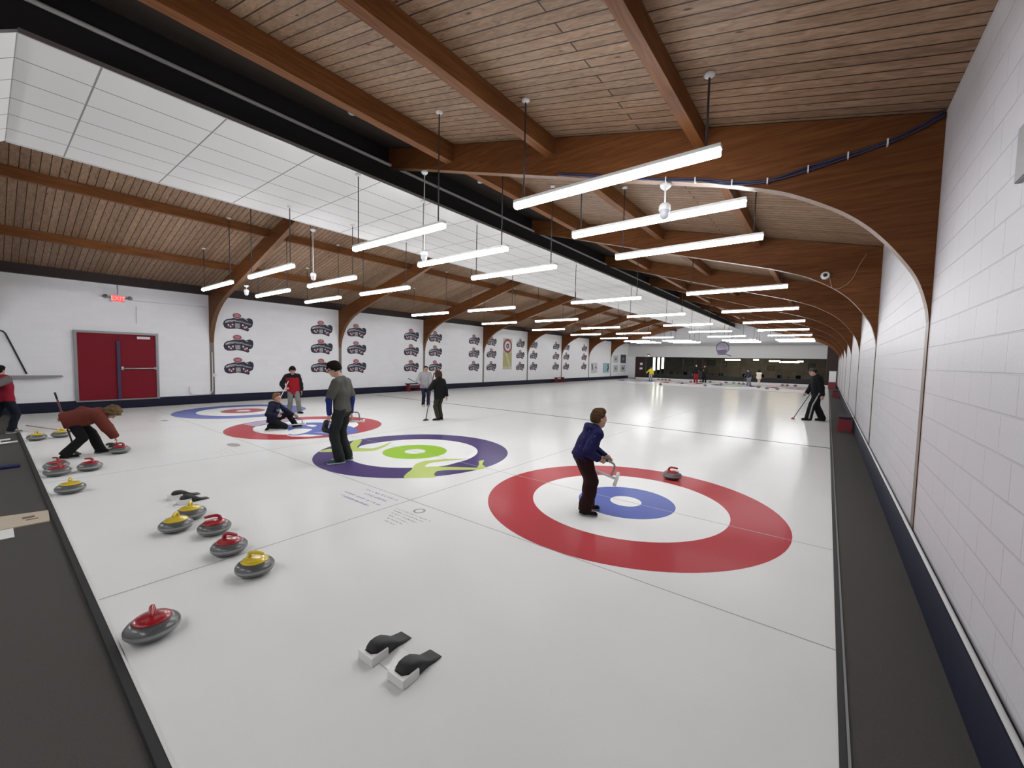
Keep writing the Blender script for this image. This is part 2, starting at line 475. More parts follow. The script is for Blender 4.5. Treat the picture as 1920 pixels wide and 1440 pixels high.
# laminated arch frames
PROF = [(0.022, 0.0), (0.022, 2.30), (0.035, 2.40), (0.11, 2.67), (0.26, 2.92), (0.42, 3.13), (0.58, 3.29), (0.75, 3.42), (1.0, 3.575), (1.25, 3.70), (1.77, 3.89), (2.36, 4.06), (3.45, 4.37), (4.53, 4.69), (7.1, 5.45), (9.537, 6.12)]
def _dense(pr):
    q = smooth_pts([(a, b, 0) for a, b in pr[1:11]], 4)
    return [pr[0]] + [(max(0.008, v.x), v.y) for v in q] + pr[11:]
PROF[0] = (0.008, 0.0); PROF[1] = (0.008, 2.26); PROF[2] = (0.032, 2.42)
PROF = _dense(PROF)
def arch(y0, th=0.14):
    bm = bmesh.new()
    low, top = [], []
    for d, z in PROF:
        low.append((XR - d, z))
    for d, z in reversed(PROF[:-1]):
        low.append((XL + d, z))
    topz = lambda x: (4.075 + 0.25 * (XR - x)) if x > XRIDGE else (4.0 + (4.075 + 0.25 * (XR - XRIDGE) - 4.0) * (x - XL) / (XRIDGE - XL))
    xs = [XL + 0.001, -11.0, XRIDGE, -2.0, XR - 0.001]
    ring = low + [(x, topz(x)) for x in xs] 
    ring = [(XR - 0.001, 0.0)] + low + [(XL + 0.001, 0.0)] + [(x, topz(x)) for x in xs]
    a = [bm.verts.new((x, y0, z)) for x, z in ring]
    b = [bm.verts.new((x, y0 + th, z)) for x, z in ring]
    n = len(ring)
    fa = bm.faces.new(a); fb = bm.faces.new(b[::-1])
    fa.normal_update(); fb.normal_update()
    for i in range(n):
        f = bm.faces.new((a[i], b[i], b[(i + 1) % n], a[(i + 1) % n]))
        if 1 <= i < len(low): f.material_index = 1
        if i in (1, len(low) - 1): f.material_index = 2
    bmesh.ops.triangulate(bm, faces=[fa, fb], quad_method='BEAUTY', ngon_method='EAR_CLIP')
    bmesh.ops.recalc_face_normals(bm, faces=bm.faces[:])
    return struct(bm_obj('ceiling_arch', bm, [M_BEAM, M_BEAM_LIT, mat('post_face', (0.20, 0.165, 0.14), 0.5)]))
ARCH_Y = [0.04 + 5.1 * k for k in range(-1, 8)]
for y in ARCH_Y: arch(y)

# suspended tile ceiling under the ridge, black sheet behind it for the shaded void
TX0, TX1, TZ = -8.22, -4.66, 5.07
bm = bmesh.new()
box(bm, 0, TX1 - TX0, 0.61, 44.2, 0, 0.03)
o = bm_obj('ceiling_tiles', bm, M_TILE); o.location = (TX0, -4.83 - 0.61, TZ); struct(o)
bm = bmesh.new()
poly_prism(bm, [(0, 0), (-0.62, -0.42), (-0.62, -0.39), (0, 0.03)], lambda u, v, h: (h, u, v), TX1 - TX0)
bmesh.ops.recalc_face_normals(bm, faces=bm.faces[:])
o2 = bm_obj('ceiling_tiles_end', bm, M_TILE); o2.location = (TX0, -4.83, TZ); struct(o2)
struct(box_obj('trim_7', (TX1, TX1 + 0.02, -4.83, 38.7, TZ - 0.012, TZ + 0.04), M_STEEL))
struct(box_obj('trim_8', (TX0 - 0.02, TX0, -4.83, 38.7, TZ - 0.012, TZ + 0.04), M_WHITEP))
# duct run above the tiles
tag(tube_obj('duct_pipe', [(-5.20, YB + 0.1, 5.73), (-5.20, 39.5, 5.73)], 0.03, mat('pipe_dull', (0.5, 0.48, 0.47), 0.35), n=10), 'long thin dark pipe running along the black gap beside the white ceiling tiles', 'pipe')
struct(box_obj('ceiling_void_sheet', (-5.33, -5.27, YB, 39.5, 5.12, deck_z(-5.3) + 0.0), mat('void_shade_black', (0.008, 0.006, 0.006), 0.7)))  # black sheet added to stand in for the dark void above the tiles

# ------------------------------------------------------------------ far end: fascia, windows, door, lounge behind
FY = 40.6
struct(box_obj('wall_far', (XL - 0.25, 1.95, FY + 0.10, FY + 0.30, 2.50, 6.6), M_WALL_X))
bm = bmesh.new()
box(bm, XL, 1.95, FY - 0.12, FY + 0.10, 2.48, 3.72)
struct(bm_obj('trim_9', bm, mat('fascia_grey', (0.62, 0.62, 0.61), 0.6)))
struct(box_obj('wall_far_pillar', (1.95, XR + 0.25, FY - 0.05, FY + 0.30, -0.08, 5.0), M_BROWN))
struct(box_obj('wall_far_sill', (-14.2, 1.93, FY + 0.0, FY + 0.2, 0.0, 0.62), mat('dark_panel', (0.012, 0.011, 0.012), 0.6)))
struct(box_obj('wall_far_jamb', (XL - 0.1, -15.45, FY, FY + 0.2, 0.0, 2.5), M_WHITEP))
panes = [-14.2, -12.1, -10.2, -8.3, -6.5, -4.8, -3.1, -1.4, 0.3, 1.90]
for i, (a, b) in enumerate(zip(panes, panes[1:])):
    g = box_obj('window_%d' % (i + 1), (a + 0.03, b - 0.03, FY + 0.09, FY + 0.11, 0.62, 2.48), M_GLASS); struct(g)
    f = box_obj('window_frame', (b - 0.03, b + 0.03, FY + 0.04, FY + 0.16, 0.62, 2.48), M_RUBBER, g)
d = empty('door_1', (-14.85, FY + 0.02, 0)); struct(d)
box_obj('door_leaf', (-0.58, 0.60, 0, 0.06, 0.0, 2.46), M_BROWN, d)
box_obj('door_notice', (-0.05, 0.25, -0.01, 0.0, 1.55, 1.80), M_WHITE, d)
box_obj('door_notice', (-0.08, 0.25, -0.01, 0.0, 1.05, 1.28), M_WHITE, d)
M_LNG = mat('lounge_wall', (0.26, 0.24, 0.22), 0.7, noise=0.5, nscale=1.5)
struct(box_obj('floor_lounge', (XL, XR, FY + 0.3, FY + 7.5, -0.08, 0.0), mat('lounge_floor', (0.04, 0.035, 0.03), 0.7)))
struct(box_obj('wall_lounge', (XL, XR, FY + 7.5, FY + 7.7, -0.08, 3.4), M_LNG))
struct(box_obj('ceiling_lounge', (XL, XR, FY + 0.3, FY + 7.7, 3.2, 3.4), mat('lounge_ceiling', (0.3, 0.3, 0.28), 0.8)))
M_WARM = mat('warm_lamp', (0.9, 0.8, 0.6), 0.5, emit=(1.0, 0.80, 0.50), estr=16.0)
M_COOL = mat('lit_panel', (0.9, 0.9, 0.8), 0.5, emit=(1.0, 0.95, 0.8), estr=7.0)
for i, (x, y, wd, z, m_) in enumerate([(-6.2, 45.0, 1.5, 2.25, M_WARM), (-2.3, 44.2, 0.9, 2.2, M_WARM), (0.4 - 1.4, 43.5, 1.6, 2.1, M_WARM), (-4.2, 46.5, 0.5, 2.3, M_COOL), (-0.2, 45.8, 0.5, 2.2, M_COOL)]):
    L_ = empty('lounge_lamp', (x, y, z))
    box_obj('lamp_shade', (-wd / 2, wd / 2, -0.12, 0.12, 0, 0.14), m_, L_)
    tube_obj('lamp_cord', [(0, 0, 0.14), (0, 0, 3.2 - z)], 0.01, M_ROD, L_, 5)
    tag(L_, ['long warm lamp glowing behind the middle of the far windows', 'warm lamp behind far windows beside the cream clothed child', 'warm lamp behind the right part of far windows', 'pale lamp high behind far windows above grey trousered player', 'small pale lamp behind far windows near the right end'][i], 'lamp', 'lamps in the lounge')
for i, x in enumerate((-13.55, -13.05, -12.6)):
    s_ = empty('lit_panel', (x, FY + 0.7, 0))
    box_obj('panel', (-0.11, 0.13, 0, 0.05, 0.95 + 0.12 * i, 2.42), M_COOL, s_)
    box_obj('stand', (-0.11, 0.13, 0, 0.05, 0, 0.95 + 0.12 * i), M_RUBBER, s_)
    tag(s_, ['left', 'middle', 'right'][i] + ' of three tall lit strips behind glass beside the far door', 'light', 'lit strips by the far door')
def lounge_table(x, y):
    t = empty('lounge_table', (x, y, 0))
    lathe_obj('tabletop', [(0, 0.72), (0.5, 0.72), (0.5, 0.76), (0, 0.76)], mat('table_brown', (0.09, 0.05, 0.03), 0.4), t, 20)
    lathe_obj('pedestal', [(0.25, 0), (0.25, 0.03), (0.04, 0.06), (0.04, 0.72)], M_ROD, t, 12)
    return t
for i, x in enumerate((-11.2, -7.6, -3.9, -0.9)):
    tag(lounge_table(x, 42.2), ORD[i] + ' round brown table from the left behind the far windows', 'table', 'lounge tables')
    for k, dx in enumerate((-0.75, 0.75)):
        c = empty('lounge_chair', (x + dx, 42.3, 0))
        box_obj('seat', (-0.2, 0.2, -0.2, 0.2, 0.42, 0.47), M_NAVY, c)
        box_obj('backrest', (-0.2, 0.2, 0.17, 0.21, 0.5, 0.9), M_NAVY, c)
        for sx in (-0.17, 0.17):
            for sy in (-0.17, 0.17):
                tube_obj('leg', [(sx, sy, 0), (sx, sy, 0.42)], 0.015, M_ROD, c, 5)
        tag(c, 'dark lounge chair on the %s side of the %s table behind the far windows' % (('left', 'right')[k], ORD[i]), 'chair', 'lounge chairs')
# picture frames on the lounge wall
for i, (x, z, wd, h) in enumerate([(-11.5, 1.9, .8, .6), (-10.3, 1.85, .5, .7), (-9.0, 1.95, .9, .6), (-7.6, 1.8, .6, .6), (-2.9, 1.5, .7, .5), (0.7, 1.7, .6, .8)]):
    p_ = empty('framed_picture', (x, FY + 7.5, z))
    box_obj('picture_frame', (-wd / 2, wd / 2, -0.04, 0, -h / 2, h / 2), M_ROD, p_)
    box_obj('picture', (-wd / 2 + .05, wd / 2 - .05, -0.05, -0.04, -h / 2 + .05, h / 2 - .05), mat('picture_%d' % (i % 3), [(.2, .2, .22), (.22, .16, .12), (.12, .15, .16)][i % 3], .5), p_)
    tag(p_, ORD[i] + ' dim framed picture from the left on the lounge wall behind glass', 'picture', 'lounge pictures')
# round club sign on the far fascia
sg = empty('round_sign', (-6.45, FY - 0.14, 3.46))
def sign_part(nm, pts, m_, t=0.02, off=0.0):
    bm = bmesh.new(); poly_prism(bm, pts, lambda u, v, h: (u, -h - off, v), t)
    bmesh.ops.recalc_face_normals(bm, faces=bm.faces[:]); return bm_obj(nm, bm, m_, sg)
circ = lambda r, cx=0, cz=0, n=28, ry=None: [(cx + r * math.cos(2 * PI * k / n), cz + (ry or r) * math.sin(2 * PI * k / n)) for k in range(n)]
sign_part('rim', circ(0.62), mat('sign_purple', (0.16, 0.11, 0.22), 0.5))
sign_part('face', circ(0.53), mat('sign_grey', (0.5, 0.48, 0.53), 0.5), 0.01, 0.02)
sign_part('ribbon', [(-0.42, -0.62), (0.34, -0.50), (0.42, -0.12), (-0.5, -0.22)], MATS['sign_purple'], 0.01, 0.03)
me = text_mesh('CURL', 0.36, 0.004)
t_ = me_obj('lettering', me, MATS['sign_purple'], sg); t_.rotation_euler = (PI / 2, 0, 0); t_.location = (0, -0.034, 0.08)
tag(sg, 'round purple and grey club sign on the white fascia over the far windows', 'sign')
sw = bmesh.new()
poly_prism(sw, [(-0.7, -0.06), (-0.3, 0.10), (0.1, 0.12), (0.45, 0.02), (0.75, -0.14), (0.62, -0.16), (0.2, 0.0), (-0.3, -0.02)], lambda u, v, h: (-6.3 + u, FY - 0.121 - h, 2.78 + v), 0.012)
bmesh.ops.recalc_face_normals(sw, faces=sw.faces[:])
tag(bm_obj('swoosh_sign', sw, mat('swoosh_dark', (0.10, 0.13, 0.13), 0.5)), 'dark curved swoosh sign on the fascia just below the round purple sign', 'sign')
el = empty('emergency_light', (-13.9, FY - 0.14, 2.75))
box_obj('lamp_body', (-0.12, 0.12, -0.06, 0.02, -0.10, 0.02), M_RUBBER, el)
lathe_obj('lamp_head', [(0, -0.17), (0.07, -0.16), (0.08, -0.10), (0, -0.08)], mat('lamp_head_lit', (0.9, 0.9, .8), .4, emit=(1, .9, .7), estr=1.5), el, 12)
tag(el, 'small emergency light over the dark door at the far left end', 'light')

# ------------------------------------------------------------------ paint in the ice
def ice_part(nm, bm, mats_):
    return bm_obj(nm, bm, mats_, fl)
Z1, Z2, Z3, Z4 = 0.0006, 0.0010, 0.0014, 0.0018
HOUSES = [(P_RED, P_WHITE, P_BLUE, P_WHITE), (P_PURPLE, P_WHITE, P_GREEN, P_WHITE), (P_RED, P_WHITE, P_BLUE, P_WHITE), (P_BLUE, P_WHITE, P_RED, P_WHITE)]
for (x, ms) in zip(SHEETS, HOUSES):
    for cy in (0.0, 34.75):
        bm = bmesh.new()
        ring_pts(bm, x, cy, Z1, 1.23, 1.829, mi=0)
        ring_pts(bm, x, cy, Z1, 0.617, 1.23, mi=1)
        ring_pts(bm, x, cy, Z1, 0.20, 0.617, mi=2)
        ring_pts(bm, x, cy, Z1, 0.0, 0.20, mi=3)
        ice_part('house_rings', bm, list(ms))
bm = bmesh.new()
for cy, s in ((0.0, 1), (34.75, -1)):
    strip(bm, -15.2, 2.17, cy - 0.006, cy + 0.006, Z2, 0)
    strip(bm, -15.2, 2.17, cy - s * 1.829 - 0.006, cy - s * 1.829 + 0.006, Z2, 0)
    strip(bm, -15.2, 2.17, cy + s * 6.45 - 0.045, cy + s * 6.45 + 0.045, Z2, 1)
for x in (-2.165, -6.5, -10.85, -15.2):
    strip(bm, x - 0.007, x + 0.007, -4.7, 40.2, Z2, 0)
ice_part('sheet_lines', bm, [P_LINE, P_DARK, P_FAINT])

# purple house: lime swooshes
bm = bmesh.new()
art(bm, [(-3.021, -1.264), (-3.202, -1.080), (-3.307, -0.909), (-3.540, -0.640), (-3.607, -0.386), (-3.462, -0.066), (-3.136, 0.267), (-3.348, -0.171), (-3.415, -0.424), (-3.300, -0.621), (-2.998, -0.367), (-2.595, -0.080), (-2.473, 0.010), (-2.509, -0.173), (-2.845, -0.512), (-2.940, -0.670), (-2.834, -0.836), (-2.696, -0.935)], Z3, 0)
art(bm, [(-2.881, 0.276), (-2.857, 0.386), (-2.679, 0.141), (-2.482, 0.021), (-2.585, -0.091), (-2.722, 0.102)], Z3, 0)
art(bm, [(-5.332, -0.830), (-5.784, -0.539), (-6.133, -0.226), (-6.089, -0.064), (-5.685, -0.370), (-5.431, -0.577), (-5.163, -0.397), (-5.273, -0.059), (-5.444, 0.260), (-5.147, -0.092), (-4.968, -0.451), (-5.024, -0.637), (-5.192, -0.819)], Z3, 0)
art(bm, [(-5.702, -1.174), (-5.733, -1.000), (-5.577, -0.923), (-5.398, -1.023), (-5.614, -1.263)], Z3, 0)
art(bm, [(-3.312, -0.612), (-3.415, -0.424), (-3.348, -0.171), (-3.124, 0.255), (-3.089, -0.281), (-3.148, -0.483)], Z3, 1)
art(bm, [(-5.462, -0.534), (-5.586, -0.276), (-5.544, 0.131), (-5.451, 0.236), (-5.278, -0.109), (-5.223, -0.383)], Z3, 1)
ice_part('house_artwork', bm, [P_LIME, P_WHITE])
bm = bmesh.new()
art(bm, [(-10.125, -0.998), (-10.328, -0.593), (-10.371, -0.200), (-10.099, 0.333), (-9.757, 0.178), (-9.706, -0.468), (-9.532, -0.889), (-9.671, -0.966)], Z3, 0)
art(bm, [(-9.290, -1.083), (-9.666, -0.752), (-9.667, -0.204), (-8.919, -0.522), (-8.558, -1.092), (-8.755, -1.198)], Z3, 1)
art(bm, [(-8.423, -0.605), (-8.726, -0.291), (-8.891, 0.021), (-8.313, -0.022), (-8.139, 0.250), (-8.079, 0.725), (-7.449, 0.635), (-7.172, 0.529), (-6.931, 0.318), (-6.938, -0.056), (-7.276, -0.431), (-7.574, -0.606), (-7.614, -0.837), (-7.837, -0.861)], Z3, 2)
art(bm, [(-8.108, -0.826), (-8.495, -0.396), (-8.124, -0.163), (-7.781, -0.508), (-7.704, -0.797)], Z4, 1)
art(bm, [(-7.614, -0.837), (-7.574, -0.606), (-7.382, -0.486), (-7.149, -0.388), (-7.239, -0.662), (-7.547, -0.928), (-7.786, -0.924)], Z3, 1)
art(bm, [(-7.646, -0.376), (-7.578, -0.049), (-7.540, 0.411), (-7.289, 0.144), (-7.378, -0.201)], Z4, 0)
ice_part('house_artwork', bm, [P_LAV, P_WHITE, P_BLUE])

# advertising printed in the ice behind the houses (lettering too blurred to read in most lines)
def dashes(bm, cx, cy, wid, lines, hgt, seed, mi=0, gap=0.05):
    r_ = random.Random(seed)
    for i, (frac, off) in enumerate(lines):
        y = cy - i * (hgt + gap)
        x = cx - wid * frac / 2 + off; end = cx + wid * frac / 2 + off
        while x < end:
            l = r_.uniform(0.012, 0.04)
            strip(bm, x, min(end, x + l), y + hgt * r_.uniform(.1, .35), y + hgt * r_.uniform(.6, .9), Z3, mi)
            x += l + r_.choice((0.008, 0.01, 0.012, 0.035))
bm = bmesh.new()
dashes(bm, -2.62, -1.98, 0.70, [(1, 0), (.7, .04)], 0.06, 1, 0, .05)
dashes(bm, -2.66, -2.22, 0.80, [(1, -.05), (.8, -.04)], 0.055, 2, 0, .05)
ice_part('ice_lettering', bm, [P_TEXT])
bm = bmesh.new()
ring_pts(bm, -1.78, -2.0, Z3, 0.05, 0.075, 20)
dashes(bm, -1.75, -2.14, 0.62, [(1, 0), (.9, 0), (.75, 0), (.6, 0), (.45, 0), (.3, 0)], 0.028, 3, 0, .035)
ice_part('ice_lettering', bm, [P_GREY])
bm = bmesh.new()
flat_poly(bm, circ(0.22, -7.45, -2.1, 20, 0.10), Z3, 1)
dashes(bm, -6.9, -2.35, 0.7, [(1, 0), (.7, 0), (.5, .1)], 0.05, 5, 0)
ice_part('ice_lettering', bm, [P_FAINT, P_GREY])
bm = bmesh.new()
flat_poly(bm, circ(0.14, -12.15, -2.2, 16, 0.08), Z3, 1)
dashes(bm, -12.1, -2.4, 0.9, [(1, 0), (.8, 0)], 0.06, 6, 0)
ice_part('ice_lettering', bm, [P_FAINT, P_LAV])

# ------------------------------------------------------------------ strip lights
def make_light():
    t = empty('strip_light', (0, 0, 0))
    h = 1.17
    bm = bmesh.new()
    prof = [(-0.038, 0.03), (-0.048, 0.008), (-0.043, -0.02), (-0.024, -0.036), (0.024, -0.036), (0.043, -0.02), (0.048, 0.008), (0.038, 0.03)]
    poly_prism(bm, prof, lambda u, v, k: (-h + k, u, v), 2 * h)
    bmesh.ops.recalc_face_normals(bm, faces=bm.faces[:])
    bm_obj('diffuser', bm, M_LAMP, t)
    box_obj('housing', (-h - 0.01, h + 0.01, -0.042, 0.042, 0.031, 0.066), M_WHITE, t)
    return t
ROD_ME = {}
def hang(t, x, y, z, dx):
    ztop = deck_z(x + dx) - 0.003
    if TX0 < x + dx < TX1: ztop = TZ - 0.002
    L_ = round(ztop - z - 0.075, 3)
    rod = tube_obj('hanger_rod', [(dx, 0, 0.066), (dx, 0, ztop - z)], 0.010, M_ROD, t, 6)
    lathe_obj('canopy', [(0, ztop - z), (0.05, ztop - z), (0.05, ztop - z - 0.02), (0.02, ztop - z - 0.04), (0, ztop - z - 0.04)], M_WHITE, rod, 14, c=(dx, 0, 0))
LROWS = [-0.98, 0.50, 2.12, 6.95, 11.75, 16.6, 21.6, 26.6, 31.6, 33.2, 34.8]
LX = [-0.03, -3.70, -8.45, -12.0]
LX = [-0.02, -3.68, -8.43, -11.98]
SNAME = ['sheet by the right wall', 'purple house sheet', 'third sheet from the right wall', 'sheet by the left wall']
proto = make_light()
LZ = 3.78
for si, x in enumerate(LX):
    for ri, y in enumerate(LROWS):
        t = proto if (si == 0 and ri == 0) else None
        if t is None:
            t = empty('strip_light')
            for ch in proto.children:
                if ch.name.split('.')[0] in ('diffuser', 'housing'):
                    c = ch.copy(); COL.objects.link(c); c.parent = t
        t.location = (x, y, LZ)
        hang(t, x, y, LZ, -1.05); hang(t, x, y, LZ, 1.05)
        tag(t, 'white strip light over %s, %s row from the camera' % (SNAME[si], ORD[ri]), 'light', 'strip lights')

for si, x in enumerate(LX):  # extra row added behind the camera, out of view, to lift the foreground
    t = empty('strip_light', (x, -7.0, LZ))
    for ch in proto.children:
        if ch.name.split('.')[0] in ('diffuser', 'housing'):
            c = ch.copy(); COL.objects.link(c); c.parent = t
    hang(t, x, -7.0, LZ, -1.05); hang(t, x, -7.0, LZ, 1.05)
    tag(t, 'added fill light over the back deck in line with %s' % SNAME[si], 'light', 'strip lights')

# house cameras hanging from the first arch
def sheet_cam(x, ztop, zc, label):
    t = empty('hanging_camera', (x, 0.10, zc))
    lathe_obj('mount', [(0, ztop - zc), (0.07, ztop - zc), (0.06, ztop - zc - 0.03), (0.025, ztop - zc - 0.06), (0, ztop - zc - 0.06)], M_WHITE, t, 16)
    tube_obj('drop_pipe', [(0, 0, ztop - zc - 0.05), (0, 0, 0.12)], 0.011, M_WHITE, t, 6)
    lathe_obj('shroud', [(0, 0.13), (0.05, 0.125), (0.068, 0.10), (0.07, 0.05), (0.066, 0.04), (0, 0.04)], M_WHITE, t, 20)
    lathe_obj('dome', [(0.06, 0.04), (0.06, 0.0), (0.052, -0.035), (0.03, -0.058), (0, -0.066)], mat('smoked_dome', (0.55, 0.56, 0.6), 0.1), t, 20)
    tag(t, label, 'camera', 'hanging dome cameras')
sheet_cam(0.32, 4.055, 3.70, 'white dome camera hanging from the first arch right of centre, over the nearest red house')
sheet_cam(-4.23, 5.385, 3.78, 'white dome camera on a long pipe from first arch, over the purple house sheet')
sheet_cam(-8.54, 5.06, 3.84, 'white dome camera on a pipe, third along the first arch from the right')
sheet_cam(-12.9, 4.055, 3.80, 'white dome camera at the left haunch of the first arch, nearest the double door')

# blue cable bundle on the first arch
cb = empty('cable_bundle', (0, 0.04, 0))
cpts = [(2.72, -0.02, 4.06), (2.55, -0.02, 3.975), (2.36, -0.02, 3.92), (2.08, -0.02, 3.88), (1.77, -0.02, 3.835), (1.42, -0.02, 3.80), (1.08, -0.02, 3.865), (0.69, -0.02, 3.99), (0.35, -0.02, 4.08), (-0.3, -0.02, 4.27), (-1.2, -0.02, 4.53)]
for i, (oy, oz) in enumerate(((0, 0), (-0.012, 0.014), (-0.01, -0.014))):
    tube_obj('cable', smooth_pts([(a, b + oy, c + oz + 0.008 * math.sin(7 * a + i * 2)) for a, b, c in cpts]), 0.009, mat('cable_blue', (0.03, 0.03, 0.075), 0.5), cb, 6)
for a, b, c in cpts[2:10]:
    box_obj('clip', (a - 0.006, a + 0.006, -0.045, 0.0, c - 0.03, c + 0.03), M_WHITE, cb)
tag(cb, 'dark blue cable bundle clipped along the right half of the nearest arch', 'cable')
# small camera with loose wire on the second arch
sc_ = empty('security_camera', (1.90, 5.14, 3.64))
bm = bmesh.new(); lathe(bm, [(0, 0), (0.075, 0), (0.08, 0.03), (0.06, 0.09), (0.038, 0.10), (0.038, 0.085), (0, 0.085)], 20)
o = bm_obj('camera_body', bm, M_WHITE, sc_); o.rotation_euler = (PI / 2, 0, 0)
bm = bmesh.new(); lathe(bm, [(0, 0.086), (0.037, 0.086), (0.03, 0.095), (0, 0.098)], 16)
o = bm_obj('lens', bm, M_RUBBER, sc_); o.rotation_euler = (PI / 2, 0, 0)
tube_obj('wire', smooth_pts([(0.06, -0.02, 0.0), (0.10, -0.02, -0.18), (0.14, -0.02, -0.27), (0.28, -0.02, -0.25), (0.42, -0.02, -0.1), (0.50, -0.02, 0.12), (0.60, -0.02, 0.34)]), 0.006, mat('tan_wire', (0.4, 0.25, 0.15), 0.6), sc_, 6)
tag(sc_, 'small round white camera with a dangling tan wire on the second arch', 'camera')
for i, (x, y) in enumerate(((-4.4, -1.3), (-4.45, 1.9))):
    s_ = lathe_obj('smoke_detector', [(0, 0), (0.06, 0), (0.055, -0.04), (0, -0.045)], M_WHITE, None, 14)
    s_.location = (x, y, deck_z(x) + 0.008)
    tag(s_, ['small white detector on the dark roof lining in front of the first arch', 'small white detector on the dark roof lining just past the first arch'][i], 'smoke detector')

# ------------------------------------------------------------------ left wall fittings
dd = empty('door_2', (XL, -2.45, 0)); struct(dd)
box_obj('door_frame', (0, 0.07, -1.0, -0.93, 0.28, 2.49), M_GREYM, dd)
box_obj('door_frame', (0, 0.07, 0.93, 1.0, 0.28, 2.49), M_GREYM, dd)
box_obj('door_frame', (0, 0.07, -0.93, 0.93, 2.42, 2.49), M_GREYM, dd)
box_obj('door_sill', (0, 0.09, -1.0, 1.0, 0.26, 0.30), M_GREYM, dd)
box_obj('door_leaf', (0, 0.045, -0.93, -0.005, 0.30, 2.42), M_REDDOOR, dd)
lf = box_obj('door_leaf', (0, 0.045, 0.005, 0.93, 0.30, 2.42), M_REDDOOR, dd)
box_obj('mullion', (0.04, 0.10, -0.05, 0.03, 0.30, 2.20), M_PURPLE, dd)
pb = tube_obj('push_bar', [(0.10, 0.06, 1.30), (0.10, 0.90, 1.30)], 0.025, M_STEEL, lf, 8)
box_obj('push_bar_end', (0.045, 0.12, 0.04, 0.10, 1.25, 1.36), M_STEEL, lf)
box_obj('push_bar_end', (0.045, 0.12, 0.87, 0.92, 1.26, 1.34), M_STEEL, lf)
box_obj('door_closer', (0.045, 0.11, 0.45, 0.78, 2.28, 2.36), M_WHITE, lf)

ex = empty('exit_sign', (XL, -2.42, 3.56))
box_obj('sign_box', (0.0, 0.06, -0.16, 0.16, -0.11, 0.11), M_WHITE, ex)
fc = box_obj('sign_face', (0.06, 0.066, -0.145, 0.145, -0.095, 0.095), mat('exit_face', (0.5, 0.1, 0.1), 0.5, emit=(1.0, 0.10, 0.09), estr=0.75), ex)
me = text_mesh('EXIT', 0.17, 0.002)
t_ = me_obj('lettering', me, mat('exit_letters', (0.9, 0.3, 0.3), 0.5, emit=(1.0, 0.36, 0.36), estr=1.0), fc)
t_.rotation_euler = (PI / 2, 0, PI / 2); t_.location = (0.069, 0, 0)
for s in (-1, 1):
    bm = bmesh.new(); lathe(bm, [(0, 0), (0.05, 0.0), (0.065, 0.07), (0.05, 0.08), (0, 0.082)], 14)
    o = bm_obj('lamp_head', bm, M_GREYM, ex); o.rotation_euler = (0, PI / 2 - 0.5, s * 0.6); o.location = (0.02, s * 0.27, 0.02)
    tube_obj('lamp_arm', [(0.02, s * 0.15, 0.02), (0.02, s * 0.27, 0.02)], 0.018, M_GREYM, ex, 6)
tube_obj('supply_pipe', [(0.01, 0, 0.11), (0.01, 0, 0.50)], 0.008, M_GREYM, ex, 6)
tag(ex, 'red lit EXIT sign with two side lamps above the red double door', 'sign')
tag(tube_obj('conduit', [(XL + 0.012, -2.1, 3.54), (XL + 0.012, -0.02, 3.56)], 0.009, M_WHITEP, n=6), 'thin white conduit running from the exit sign to the first left arch', 'pipe')
tag(tube_obj('conduit', [(XL + 0.012, -1.98, 3.36), (XL + 0.012, -1.98, 2.80)], 0.008, M_WHITEP, n=6), 'short vertical white conduit above the red double door right side', 'pipe')
cpipe = tube_obj('conduit', smooth_pts([(XL + 0.03, -0.60, 0.64), (XL + 0.03, -0.60, 0.45), (XL + 0.05, -0.52, 0.345), (XL + 0.05, -0.40, 0.325), (XL + 0.05, -0.02, 0.345), (XL + 0.05, 0.07, 0.43), (XL + 0.045, 0.10, 0.6), (XL + 0.045, 0.10, 1.9)], 4), 0.016, M_WHITEP, n=8)
tag(cpipe, 'bent white conduit along the navy band rising at the first left arch', 'pipe')
tag(box_obj('socket_box', (XL + 0.02, XL + 0.085, 0.12, 0.22, 0.98, 1.10), M_WHITE, bev=0.008), 'small white socket box low on the first left arch post', 'socket')
# gray board shelf and hanging rod near the left edge
bm = bmesh.new()
poly_prism(bm, [(-6.2, 1.03), (-4.4, 1.02), (-4.0, 1.035), (-3.69, 1.065), (-3.72, 1.10), (-4.2, 1.105), (-5.0, 1.115), (-6.2, 1.12)], lambda u, v, h: (XL + 0.002 + h, u, v), 0.16)
bmesh.ops.recalc_face_normals(bm, faces=bm.faces[:])
tag(bm_obj('wall_shelf', bm, mat('grey_board', (0.30, 0.29, 0.30), 0.5)), 'long thin grey pointed board shelf on the left wall beside the red door', 'shelf')
tag(tube_obj('hanging_rod', smooth_pts([(XL + 0.02, -5.3, 2.37), (XL + 0.02, -4.86, 2.37), (XL + 0.02, -4.77, 2.32), (XL + 0.02, -4.72, 2.2), (XL + 0.02, -4.40, 1.15)], 4), 0.018, M_RUBBER, n=8), 'bent black rod hanging on the left wall above the grey shelf', 'rod')

